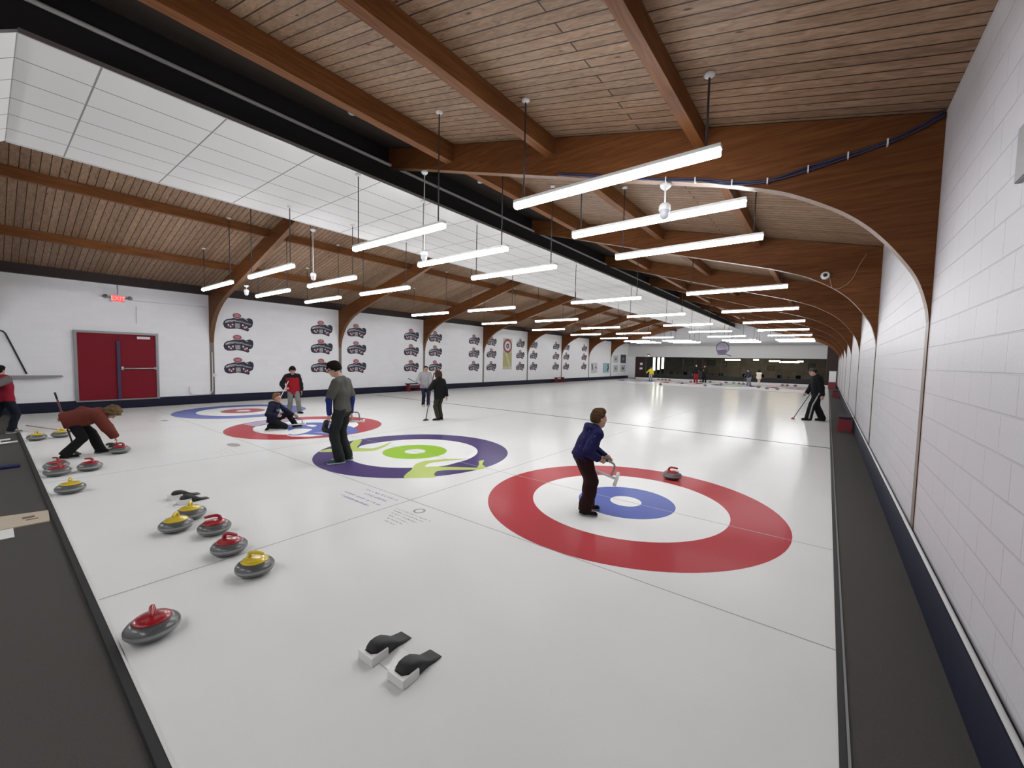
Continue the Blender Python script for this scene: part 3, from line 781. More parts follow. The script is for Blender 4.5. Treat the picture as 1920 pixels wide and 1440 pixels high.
# navy champions emblems
def emblem():
    t = empty('wall_emblem', (0, 0, 0))
    S = 1.03 / 595
    to = lambda a, b: ((a - 415) * S, (270 - b) * S * 1.16)
    def part(nm, pts, m_, t0, t1, parent=t):
        bm = bmesh.new()
        for pl in pts:
            poly_prism(bm, [to(*q) for q in pl], lambda u, v, h: (t0 + h, u, v), t1 - t0)
        bmesh.ops.recalc_face_normals(bm, faces=bm.faces[:])
        return bm_obj(nm, bm, m_, parent)
    nav = mat('emblem_navy', (0.018, 0.022, 0.045), 0.5)
    sil = mat('emblem_silver', (0.36, 0.35, 0.37), 0.5)
    wht = mat('emblem_white', (0.72, 0.68, 0.70), 0.5)
    red = mat('emblem_red', (0.30, 0.02, 0.05), 0.5)
    part('badge', [[(118, 320), (135, 265), (190, 225), (290, 205), (320, 190), (470, 185), (510, 178), (575, 195), (640, 172), (700, 200), (714, 260), (692, 340), (640, 368), (612, 372), (632, 410), (600, 440), (500, 408), (390, 392), (250, 408), (190, 405), (140, 380)]], nav, 0.002, 0.008)
    part('highlight', [[(470, 160), (490, 158), (605, 222), (598, 230)], [(155, 290), (215, 245), (340, 232), (345, 240), (225, 256), (168, 296)]], wht, 0.008, 0.010)
    ov = part('year_oval', [[(388 + 92 * math.cos(2 * PI * k / 24), 146 + 54 * math.sin(2 * PI * k / 24)) for k in range(24)]], wht, 0.002, 0.010)
    part('oval_ring', [[(388 + 82 * math.cos(2 * PI * k / 24), 146 + 46 * math.sin(2 * PI * k / 24)) for k in range(24)]], red, 0.010, 0.012, ov)
    part('oval_plate', [[(388 + 62 * math.cos(2 * PI * k / 20), 144 + 30 * math.sin(2 * PI * k / 20)) for k in range(20)]], mat('emblem_pink', (0.52, 0.22, 0.24), .5), 0.012, 0.014, ov)
    sq, rs = [], []
    for k in range(3):
        for row in range(2):
            for (bx, by, dy) in ((205 + 40 * k, 318 - 6 * k + 34 * row, 0), (488 + 38 * k, 305 + 16 * k + 34 * row, 0)):
                (sq if (k + row) % 2 == 0 else rs).append([(bx, by), (bx + 30, by + 3), (bx + 30, by + 33), (bx, by + 30)])
    part('checker', sq, wht, 0.008, 0.010); part('checker_red', rs, red, 0.008, 0.010)
    part('shield', [[(345, 295), (440, 292), (445, 378), (350, 380)]], sil, 0.008, 0.010)
    for txt, cx, cy, rot, size in (('Illinois', 232, 268, 0.20, 0.105), ('Mens', 385, 248, 0.0, 0.115), ('Champions', 560, 274, -0.26, 0.088)):
        me = text_mesh(txt, size, 0.001, 0.2)
        o = me_obj('lettering', me, wht, t)
        u, v = to(cx, cy)
        o.location = (0.010, u, v)
        o.rotation_euler = Matrix.Rotation(rot, 3, 'X').to_4x4().to_3x3().__matmul__(Matrix(((0, 0, 1), (1, 0, 0), (0, 1, 0)))).to_euler()
    return t
em = emblem(); first = True
for bay in range(6):
    for c, off in ((0, 1.0), (1, 4.33)):
        for rI, z in enumerate((3.09, 2.25, 1.37)):
            if first: t = em; first = False
            else: t = copy_tree(em)
            t.location = (XL, 0.0 + 5.08 * bay + off, z)
            tag(t, 'navy emblem on left wall, %s of %s column in %s bay past the door' % (('top', 'middle', 'bottom')[rI], ('left', 'right')[c], ORD[bay]), 'emblem', 'champions emblems on the left wall')

# cloth banner with a target and a broom
bn = empty('wall_banner', (XL, 18.0, 2.25))
box_obj('banner_cloth', (0.002, 0.008, -0.52, 0.52, -1.10, 1.12), mat('banner_cream', (0.62, 0.56, 0.42), .7), bn)
box_obj('banner_field', (0.008, 0.010, -0.50, 0.50, -0.90, 0.12), mat('banner_yellow', (0.48, 0.46, 0.20), .7), bn)
for i, (r_, c_) in enumerate(((0.50, (0.32, .03, .05)), (0.36, (.7, .68, .68)), (0.17, (.03, .035, .12)), (.07, (.7, .7, .7)))):
    bm = bmesh.new(); poly_prism(bm, circ(r_, 0, 0.58), lambda u, v, h: (0.010 + 0.001 * i + h, u, v), 0.001)
    bmesh.ops.recalc_face_normals(bm, faces=bm.faces[:]); bm_obj('target_ring', bm, mat('target_%d' % i, c_, .6), bn)
bm = bmesh.new(); poly_prism(bm, [(-0.25, 0.1), (-0.12, 0.12), (0.38, -0.95), (0.26, -0.98)], lambda u, v, h: (0.011 + h, u, v), 0.002)
poly_prism(bm, [(0.24, -0.93), (0.42, -0.86), (0.44, -1.03), (0.28, -1.06)], lambda u, v, h: (0.011 + h, u, v), 0.003)
bmesh.ops.recalc_face_normals(bm, faces=bm.faces[:]); bm_obj('broom_picture', bm, mat('banner_pale', (.66, .64, .56), .7), bn)
tag(bn, 'tall yellow banner with a red and white target on the left wall', 'banner')
# posters beyond
POST = [(31.9, 1.2, 1.35, 1.0, (.62, .62, .63), 'white poster with sparse black print, left one of the pair in the seventh bay'),
        (34.7, 1.2, 1.6, 1.0, (.35, .52, .58), 'pale blue poster on the left wall in the seventh bay'),
        (37.05, 2.15, 1.3, .78, (.62, .62, .64), 'white poster with grey star print, upper left of four near the far door'),
        (39.1, 2.2, 1.5, .95, (.05, .06, .07), 'dark poster, upper right of the four near the far door'),
        (37.1, 1.12, 1.2, .74, (.58, .58, .59), 'white poster with grey crest, lower left of four near the far door'),
        (39.1, 1.12, 1.4, .78, (.60, .60, .61), 'white poster with black cross print, lower right of four near the far door')]
for i, (y, z, wd, h, c_, lab) in enumerate(POST):
    p_ = empty('wall_poster', (XL, y, z))
    box_obj('sheet', (0.002, 0.008, -wd / 2, wd / 2, -h / 2, h / 2), mat('poster_%d' % i, c_, .6), p_)
    bm = bmesh.new(); r_ = random.Random(40 + i)
    inks = [(-.35, .3), (-.3, .1), (-.3, -.1), (.3, .05)] if i == 0 else [(.25, .25), (.3, .0), (.2, -.2)] if i == 1 else [(0, .12), (0, -.1), (-.12, 0), (.12, 0)]
    for (a, b) in inks:
        sx, sy = (.16, .10) if i != 1 else (.13, .16)
        box(bm, 0.008, 0.010, (a - sx / 2) * wd, (a + sx / 2) * wd, (b - sy) * h, (b + sy) * h)
    bm_obj('print', bm, mat('print_dark' if i in (0, 1, 5) else 'print_grey', (.03, .04, .06) if i in (0, 1, 5) else (.25, .25, .27), .6), p_)
    tag(p_, lab, 'poster', 'posters at the far left')

# panel at the right edge of the picture
rp = box_obj('wall_panel', (XR - 0.03, XR, -3.3, -2.035, 2.755, 3.02), mat('panel_grey', (0.26, 0.25, 0.25), 0.5), bev=0.004)
tag(rp, 'grey panel high on the right block wall at the right edge', 'panel')

# ------------------------------------------------------------------ benches
def bench(x, y, length, along, label, legs=2):
    t = empty('bench', (x, y, 0), 0 if along == 'Y' else PI / 2)
    box_obj('seat', (-0.15, 0.15, -length / 2, length / 2, 0.40, 0.44), M_NAVY, t, bev=0.01)
    for s in ((-1, 1) if legs == 2 else (0,)):
        bm = bmesh.new()
        y0 = s * (length / 2 - 0.12)
        poly_prism(bm, [(-0.165, 0), (-0.09, 0), (-0.04, 0.05), (0.04, 0.05), (0.09, 0), (0.165, 0), (0.125, 0.40), (-0.125, 0.40)], lambda u, v, h: (u, y0 - 0.02 + h, v), 0.04)
        bmesh.ops.recalc_face_normals(bm, faces=bm.faces[:])
        bm_obj('leg', bm, M_REDBENCH, t)
    box_obj('stretcher', (-0.02, 0.02, -length / 2 + 0.12, length / 2 - 0.12, 0.20, 0.28), M_REDBENCH, t)
    tag(t, label, 'bench', 'red benches')
bench(2.50, 9.95, 1.0, 'Y', 'red bench with dark seat, nearer of two along the right wall walkway')
bench(2.48, 25.6, 1.2, 'Y', 'red bench with dark seat, farther one along the right wall walkway')
bench(-15.95, 9.35, 1.1, 'Y', 'red bench with dark seat at the left wall behind the grey hoodie player')
bench(-15.95, 24.75, 1.3, 'Y', 'red bench with dark seat at the left wall in the fifth bay')

# rack of brooms near the far right corner
rk = empty('notice_rack', (2.38, 37.5, 0))
box_obj('stand', (-0.25, 0.25, -0.1, 0.1, 0, 0.5), M_REDBENCH, rk)
box_obj('notice', (-0.22, 0.24, -0.02, 0.02, 0.55, 1.45), M_WHITEP, rk)
tube_obj('post', [(-0.2, 0.03, 0.5), (-0.2, 0.03, 1.5)], 0.02, M_GREYM, rk, 6)
tag(rk, 'white notice on a red stand at the far end of the right walkway', 'stand')

# ------------------------------------------------------------------ curling stones
STONE_PROF = [(0.0, 0.0), (0.06, 0.0), (0.065, 0.006), (0.10, 0.012), (0.128, 0.030), (0.1415, 0.046), (0.1455, 0.053), (0.1455, 0.075), (0.1415, 0.083), (0.128, 0.100), (0.105, 0.113), (0.080, 0.117), (0.0, 0.117)]
STONE_MI = [0, 0, 0, 0, 0, 0, 1, 0, 0, 0, 0, 0]
def make_stone(plastic):
    t = empty('curling_stone', (0, 0, 0))
    lathe_obj('granite_body', STONE_PROF, [M_GRANITE, M_BAND], t, 40, mis=STONE_MI)
    hd = lathe_obj('handle_plate', [(0, 0.113), (0.100, 0.113), (0.103, 0.119), (0.094, 0.127), (0.055, 0.137), (0, 0.141)], plastic, t, 32)
    bm = bmesh.new()
    tube(bm, smooth_pts([(0.052, 0, 0.128), (0.050, 0, 0.150), (0.040, 0, 0.172), (0.018, 0, 0.183), (-0.02, 0, 0.184), (-0.06, 0, 0.180), (-0.082, 0, 0.176)], 4),
         [0.024, 0.022, 0.020, 0.019, 0.018, 0.0175, 0.017, 0.0165, 0.016, 0.016, 0.016, 0.016, 0.016, 0.016, 0.0155, 0.015, 0.015, 0.015, 0.0145, 0.0145, 0.014, 0.0135, 0.013, 0.012, 0.009], 10)
    bmesh.ops.recalc_face_normals(bm, faces=bm.faces[:])
    bm_obj('handle_grip', bm, plastic, t, True)
    return t
red0, yel0 = make_stone(M_REDPL), make_stone(M_YELPL)
used = {'r': False, 'y': False}
def stone(c, x, y, rz, label, group=None):
    src = red0 if c == 'r' else yel0
    if not used[c]: t = src; used[c] = True
    else: t = copy_tree(src)
    t.location = (x, y, 0.0); t.rotation_euler = (0, 0, rz)
    tag(t, label, 'curling stone', group)
D_ = math.radians
stone('r', -1.368, -4.545, D_(165), 'red curling stone nearest the camera, beside the black deck edge')
stone('r', -2.878, -3.763, D_(70), 'red curling stone beside the two yellow ones near the black footholds')
stone('y', -3.249, -3.991, D_(150), 'yellow curling stone, front one of the pair next to a red stone')
stone('y', -3.525, -3.80, D_(158), 'yellow curling stone, rear one of the pair before the footholds')
stone('y', -5.696, -4.521, D_(170), 'lone yellow curling stone near the deck edge in front of two red ones')
stone('r', -6.90, -4.545, D_(30), 'red curling stone, front of the left pair by the deck edge')
stone('r', -7.36, -4.52, D_(20), 'red curling stone half hidden behind the front red one at the deck edge')
stone('r', -6.949, -4.20, D_(35), 'red curling stone right of the red pair, behind lone yellow one')
stone('y', -10.71, -4.54, D_(160), 'yellow curling stone, left of the two at the left deck corner')
stone('y', -10.837, -4.20, D_(140), 'yellow curling stone, right of the two at the left deck corner')
stone('r', -8.10, -3.69, D_(90), 'red curling stone under the bending player hand')
stone('r', 0.156, 1.50, D_(196), 'red curling stone standing in the top of the nearest red ring')
stone('r', -2.278, -3.822, D_(210), 'red curling stone just in front of the red and yellow trio')
stone('y', -1.707, -3.817, D_(210), 'yellow curling stone farthest right in the row behind near back line')
FARS = [('r', -8.9, 29.3, 'dark stone alone in front of the far left house'),
        ('y', -12.2, 38.9, 'first of four yellow stones lined up below the far left windows'), ('y', -11.82, 38.95, 'second of four yellow stones lined up below the far left windows'),
        ('y', -11.46, 38.95, 'third of four yellow stones lined up below the far left windows'), ('y', -11.08, 39.0, 'fourth of four yellow stones lined up below the far left windows'),
        ('r', -8.4, 36.8, 'stone at the feet of the far player in red shorts, left side'), ('r', -8.17, 32.9, 'stone on open ice left below the far player in red shorts'),
        ('r', -5.92, 31.35, 'stone nearest the camera between the far centre houses'), ('r', -8.0, 38.9, 'left of two stones behind the dark clothed far player'),
        ('r', -7.05, 38.6, 'right of two stones behind the dark clothed far player'), ('r', -5.26, 34.2, 'stone in the far purple house under the round sign'),
        ('r', -5.7, 38.9, 'stone at the far edge right below the round sign'), ('y', -5.0, 38.7, 'yellow stone at the far edge left of the grey trousered player'),
        ('r', -4.43, 38.0, 'left of two stones behind the far player in grey trousers'), ('r', -4.0, 37.4, 'right of two stones behind the far player in grey trousers'),
        ('r', -2.27, 32.7, 'stone on the ice in front of the cream clothed child'), ('r', -1.6, 31.7, 'stone right of the cream clothed child on the near side'),
        ('r', -0.9, 31.6, 'stone nearest the camera in the far right house'), ('r', -1.1, 38.8, 'left of three red stones below the far right window'),
        ('r', -0.75, 38.75, 'middle of three red stones below the far right window'), ('r', -0.15, 38.8, 'right of three red stones below the far right window')]
for i, (c, x, y, l) in enumerate(FARS):
    stone(c, x, y, i * 1.3, l, 'stones at the far end')

# ------------------------------------------------------------------ hacks (footholds)
def hack(x, y, label, rz=0.0):
    t = empty('curling_hack', (x, y, 0), rz)
    box_obj('base_plate', (-0.20, 0.20, -0.10, 0.06, 0.0, 0.004), mat('clear_plate', (0.62, 0.62, 0.61), 0.2), t)
    for s in (-1, 1):
        cx = s * 0.14
        bm = bmesh.new()
        # rubber foothold: rounded cup at the back sloping down to a flat tongue in front
        prof = [(0.165, 0.006, 0.052), (0.11, 0.016, 0.054), (0.07, 0.032, 0.049), (0.03, 0.062, 0.050), (-0.01, 0.085, 0.055), (-0.05, 0.093, 0.0555), (-0.085, 0.092, 0.052), (-0.112, 0.083, 0.040), (-0.124, 0.066, 0.024)]
        rings = []
        for (py, pz, hw) in prof:
            rings.append([bm.verts.new(p) for p in ((cx - hw, py, 0.004), (cx - hw, py, pz * 0.8), (cx - hw * 0.7, py, pz), (cx + hw * 0.7, py, pz), (cx + hw, py, pz * 0.8), (cx + hw, py, 0.004))])
        for a, b in zip(rings, rings[1:]):
            for k in range(6):
                f = bm.faces.new((a[k], a[(k + 1) % 6], b[(k + 1) % 6], b[k])); f.smooth = True
        bm.faces.new(rings[0]); bm.faces.new(rings[-1][::-1])
        bmesh.ops.recalc_face_normals(bm, faces=bm.faces[:])
        fh = bm_obj('foothold', bm, M_RUBBER, t)
        bm = bmesh.new()
        poly_prism(bm, [(cx - 0.068, -0.03), (cx - 0.068, -0.15), (cx + 0.068, -0.15), (cx + 0.068, -0.03), (cx + 0.056, -0.03), (cx + 0.056, -0.10), (cx + 0.03, -0.128), (cx - 0.03, -0.128), (cx - 0.056, -0.10), (cx - 0.056, -0.03)], lambda u, v, h: (u, v, 0.004 + h), 0.052)
        bmesh.ops.recalc_face_normals(bm, faces=bm.faces[:])
        bm_obj('foothold_cup', bm, M_WHITE, fh)
    tag(t, label, 'foothold', 'curling hacks')
hack(0.05, -3.66, 'black and white foothold pair on the near ice in front of nearest house', D_(2))
hack(-4.30, -3.63, 'black and white foothold pair behind the yellow stones', D_(4))
hack(-8.67, -3.66, 'black and white foothold pair beside the bending player')
hack(-13.04, -3.66, 'black and white foothold pair on the sheet by the left wall')

# ------------------------------------------------------------------ things lying on the carpet
cbd = empty('cardboard_sign', (-4.80, -4.94, 0.0), 0.0)
bm = bmesh.new(); poly_prism(bm, [(-0.27, -0.18), (0.26, -0.19), (0.28, 0.16), (-0.17, 0.18)], lambda u, v, h: (u, v, 0.001 + h), 0.012)
bmesh.ops.recalc_face_normals(bm, faces=bm.faces[:]); bm_obj('board', bm, mat('beige_board', (0.50, 0.42, 0.32), 0.7), cbd)
bm = bmesh.new(); box(bm, -0.06, 0.02, -0.02, 0.07, 0.013, 0.014); box(bm, 0.06, 0.10, 0.0, 0.09, 0.013, 0.014)
bm_obj('print', bm, mat('board_print', (0.14, 0.10, 0.08), 0.7), cbd)
tag(cbd, 'beige board with dark print lying on the carpet by the left edge', 'board')
tag(box_obj('paper_sheet', (-4.60, -4.22, -5.25, -5.03, 0.001, 0.006), M_WHITE), 'white sheet lying on the carpet below the beige board', 'paper')
bm = bmesh.new(); tube(bm, [(-7.95, -4.86, 0.03), (-7.93, -5.4, 0.03)], 0.03, 8)
tag(bm_obj('blue_pad', bm, mat('blue_cloth', (0.012, 0.018, 0.10), 0.7)), 'dark blue rolled pad on the carpet at the left edge', 'pad')
tb = empty('push_rail', (-10.55, -4.93, 0))
tube_obj('rail', [(0.15, -0.3, 0.03), (-0.05, 0.13, 0.03)], 0.02, M_WHITE, tb, 8)
tube_obj('rail', [(-0.35, -0.2, 0.03), (-0.45, 0.05, 0.03)], 0.02, M_WHITE, tb, 8)
tube_obj('crossbar', [(0.05, -0.1, 0.03), (-0.4, -0.08, 0.03)], 0.018, M_WHITE, tb, 8)
tag(tb, 'white H shaped tube rail lying on the carpet corner by the red vest person', 'rail')

# ================================================================== people
def v3(*a): return np.array(a, float)
def nrm(v):
    v = np.asarray(v, float); return v / (np.linalg.norm(v) + 1e-12)

class SDF:
    def __init__(self): self.p = []
    def cone(self, a, b, ra, rb, k=0.02, cuts=(), sub=False):
        self.p.append(('c', np.array(a, float), np.array(b, float), ra, rb, k, cuts, sub))
    def ell(self, c, R, r, k=0.02, cuts=(), sub=False):
        self.p.append(('e', np.array(c, float), np.array(R, float), np.array(r, float), None, k, cuts, sub))
    def bounds(self, q):
        if q[0] == 'c':
            m = max(q[3], q[4])
            return np.minimum(q[1], q[2]) - m, np.maximum(q[1], q[2]) + m
        m = np.abs(q[2].T) @ q[3]
        return q[1] - m, q[1] + m
    def mesh(self, name, vox, wob=0.0, wf=24.0, seed=0.0):
        los, his = zip(*[self.bounds(q) for q in self.p if not q[7]])
        lo = np.min(los, 0) - 3 * vox; hi = np.max(his, 0) + 3 * vox
        n = np.ceil((hi - lo) / vox).astype(int) + 1
        ax = [lo[i] + vox * np.arange(n[i]) for i in range(3)]
        F = np.full(n, 1.0, np.float32)
        for q in self.p:
            l, h = self.bounds(q); pad = q[5] + 2 * vox
            i0 = np.maximum(0, np.floor((l - pad - lo) / vox).astype(int)); i1 = np.minimum(n, np.ceil((h + pad - lo) / vox).astype(int) + 1)
            if np.any(i1 <= i0): continue
            X = ax[0][i0[0]:i1[0]][:, None, None]; Y = ax[1][i0[1]:i1[1]][None, :, None]; Zz = ax[2][i0[2]:i1[2]][None, None, :]
            if q[0] == 'c':
                a, b = q[1], q[2]; d = b - a; dd = d @ d + 1e-12
                t = np.clip(((X - a[0]) * d[0] + (Y - a[1]) * d[1] + (Zz - a[2]) * d[2]) / dd, 0, 1)
                D = np.sqrt((X - a[0] - t * d[0]) ** 2 + (Y - a[1] - t * d[1]) ** 2 + (Zz - a[2] - t * d[2]) ** 2) - (q[3] + (q[4] - q[3]) * t)
            else:
                R, r = q[2], q[3]
                x, y, z = X - q[1][0], Y - q[1][1], Zz - q[1][2]
                u = [(R[i, 0] * x + R[i, 1] * y + R[i, 2] * z) / r[i] for i in range(3)]
                k0 = np.sqrt(u[0] ** 2 + u[1] ** 2 + u[2] ** 2); k1 = np.sqrt((u[0] / r[0]) ** 2 + (u[1] / r[1]) ** 2 + (u[2] / r[2]) ** 2) + 1e-9
                D = k0 * (k0 - 1) / k1
            for (pt, nn) in q[6]:
                D = np.maximum(D, (X - pt[0]) * nn[0] + (Y - pt[1]) * nn[1] + (Zz - pt[2]) * nn[2])
            S = F[i0[0]:i1[0], i0[1]:i1[1], i0[2]:i1[2]]; k = q[5]
            if q[7]:
                hh = np.clip(0.5 - 0.5 * (S + D) / k, 0, 1)
                F[i0[0]:i1[0], i0[1]:i1[1], i0[2]:i1[2]] = S + (-D - S) * hh + k * hh * (1 - hh)
            else:
                hh = np.clip(0.5 + 0.5 * (S - D) / k, 0, 1)
                F[i0[0]:i1[0], i0[1]:i1[1], i0[2]:i1[2]] = S + (D - S) * hh - k * hh * (1 - hh)
        if wob:
            X = ax[0][:, None, None]; Y = ax[1][None, :, None]; Zz = ax[2][None, None, :]
            F = F + (wob * (np.sin(wf * (X + 0.6 * Zz) + seed) * np.sin(wf * 0.8 * (Y - 0.5 * Zz) + 2 * seed) + 0.6 * np.sin(wf * 1.3 * Zz + 3 * np.sin(7 * X + seed) + 2 * np.sin(8 * Y)))).astype(np.float32)
        return surface_nets(name, F, lo, vox)

def surface_nets(name, F, lo, vox):
    S = F < 0
    c = [(i, j, k) for i in (0, 1) for j in (0, 1) for k in (0, 1)]
    n = np.array(F.shape)
    cnt = np.zeros(n - 1, np.int8)
    for (i, j, k) in c: cnt += S[i:n[0] - 1 + i, j:n[1] - 1 + j, k:n[2] - 1 + k]
    act = (cnt > 0) & (cnt < 8)
    idx = np.argwhere(act)
    ids = np.full(n - 1, -1, np.int64); ids[act] = np.arange(len(idx))
    val = {q: F[idx[:, 0] + q[0], idx[:, 1] + q[1], idx[:, 2] + q[2]] for q in c}
    acc = np.zeros((len(idx), 3)); num = np.zeros(len(idx))
    for q in c:
        for d in range(3):
            if q[d] == 0:
                e = list(q); e[d] = 1; e = tuple(e)
                f0, f1 = val[q], val[e]; mk = (f0 < 0) != (f1 < 0)
                t = np.where(mk, f0 / np.where(mk, f0 - f1, 1), 0)
                p = np.array(q, float)[None, :].repeat(len(idx), 0); p[:, d] = t
                acc += p * mk[:, None]; num += mk
    V = lo + vox * (idx + acc / np.maximum(num, 1)[:, None])
    quads = []
    for d in range(3):
        a, b = (d + 1) % 3, (d + 2) % 3
        s0 = [slice(None)] * 3; s1 = [slice(None)] * 3
        s0[d] = slice(0, -1); s1[d] = slice(1, None)
        A, B = S[tuple(s0)], S[tuple(s1)]
        e = np.argwhere(A != B)
        e = e[(e[:, a] > 0) & (e[:, b] > 0) & (e[:, a] < n[a] - 1) & (e[:, b] < n[b] - 1)]
        ins = A[e[:, 0], e[:, 1], e[:, 2]]
        def cid(da, db):
            q = e.copy(); q[:, a] += da; q[:, b] += db
            return ids[q[:, 0], q[:, 1], q[:, 2]]
        Q = np.stack([cid(-1, -1), cid(0, -1), cid(0, 0), cid(-1, 0)], 1)
        Q[~ins] = Q[~ins][:, ::-1]
        quads.append(Q)
    Q = np.concatenate(quads)
    me = bpy.data.meshes.new(name)
    me.vertices.add(len(V)); me.vertices.foreach_set('co', V.astype(np.float32).ravel())
    me.loops.add(4 * len(Q)); me.loops.foreach_set('vertex_index', Q.astype(np.int32).ravel())
    me.polygons.add(len(Q)); me.polygons.foreach_set('loop_start', np.arange(0, 4 * len(Q), 4, dtype=np.int32))
    me.update(calc_edges=True); me.validate()
    me.polygons.foreach_set('use_smooth', np.ones(len(me.polygons), bool))
    return me

def ik(a, t, l1, l2, hint):
    a, t = np.array(a, float), np.array(t, float)
    d = t - a; L = np.linalg.norm(d)
    Lm = (l1 + l2) * 0.995
    if L > Lm: t = a + d * (Lm / L); d = t - a; L = Lm
    x = (l1 * l1 - l2 * l2 + L * L) / (2 * L)
    h = math.sqrt(max(0, l1 * l1 - x * x))
    u = d / L; hv = np.array(hint, float); hv = nrm(hv - u * (hv @ u))
    return a + u * x + hv * h, t

def hand(s, w, d, n, side, L, curl):
    """palm plus five fingers; d finger direction, n palm normal, side +1 right / -1 left"""
    d = nrm(d); n = nrm(np.array(n, float) - d * (np.array(n, float) @ d)); t = np.cross(d, n) * side
    R = np.array([t, d, n])
    s.ell(w + d * 0.26 * L, R, (0.205 * L, 0.29 * L, 0.085 * L), 0.012)
    for off, ln, st in ((0.155, 0.44, 0.50), (0.052, 0.49, 0.53), (-0.052, 0.45, 0.51), (-0.15, 0.36, 0.46)):
        p = w + d * st * L * 0.92 + t * off * L
        rr = 0.050 * L; ang = 0.0
        for seg, (fr, da) in enumerate(((0.45, 0.55), (0.32, 0.9), (0.23, 0.6))):
            ang += da * curl
            dv = d * math.cos(ang) + n * math.sin(ang) + t * off * 0.25
            q = p + nrm(dv) * fr * ln * L
            s.cone(p, q, rr, rr * 0.92, 0.004)
            p = q; rr *= 0.92
    p = w + d * 0.14 * L + t * 0.15 * L
    q = p + nrm(d * 0.55 + t * 0.75 + n * 0.3) * 0.24 * L
    e = q + nrm(d * 0.9 + t * (0.35 - 0.5 * curl) + n * 0.55 * curl) * 0.22 * L
    s.cone(p, q, 0.07 * L, 0.055 * L, 0.010); s.cone(q, e, 0.055 * L, 0.045 * L, 0.006)

def head_axes(yawv, pitch, tilt=0.0):
    f = nrm([yawv[0], yawv[1], 0]); r = np.array([f[1], -f[0], 0]); u = np.array([0, 0, 1.0])
    c, s_ = math.cos(pitch), math.sin(pitch)
    f2 = f * c - u * s_; u2 = u * c + f * s_
    c, s_ = math.cos(tilt), math.sin(tilt)
    return r * c - u2 * s_, f2, u2 * c + r * s_

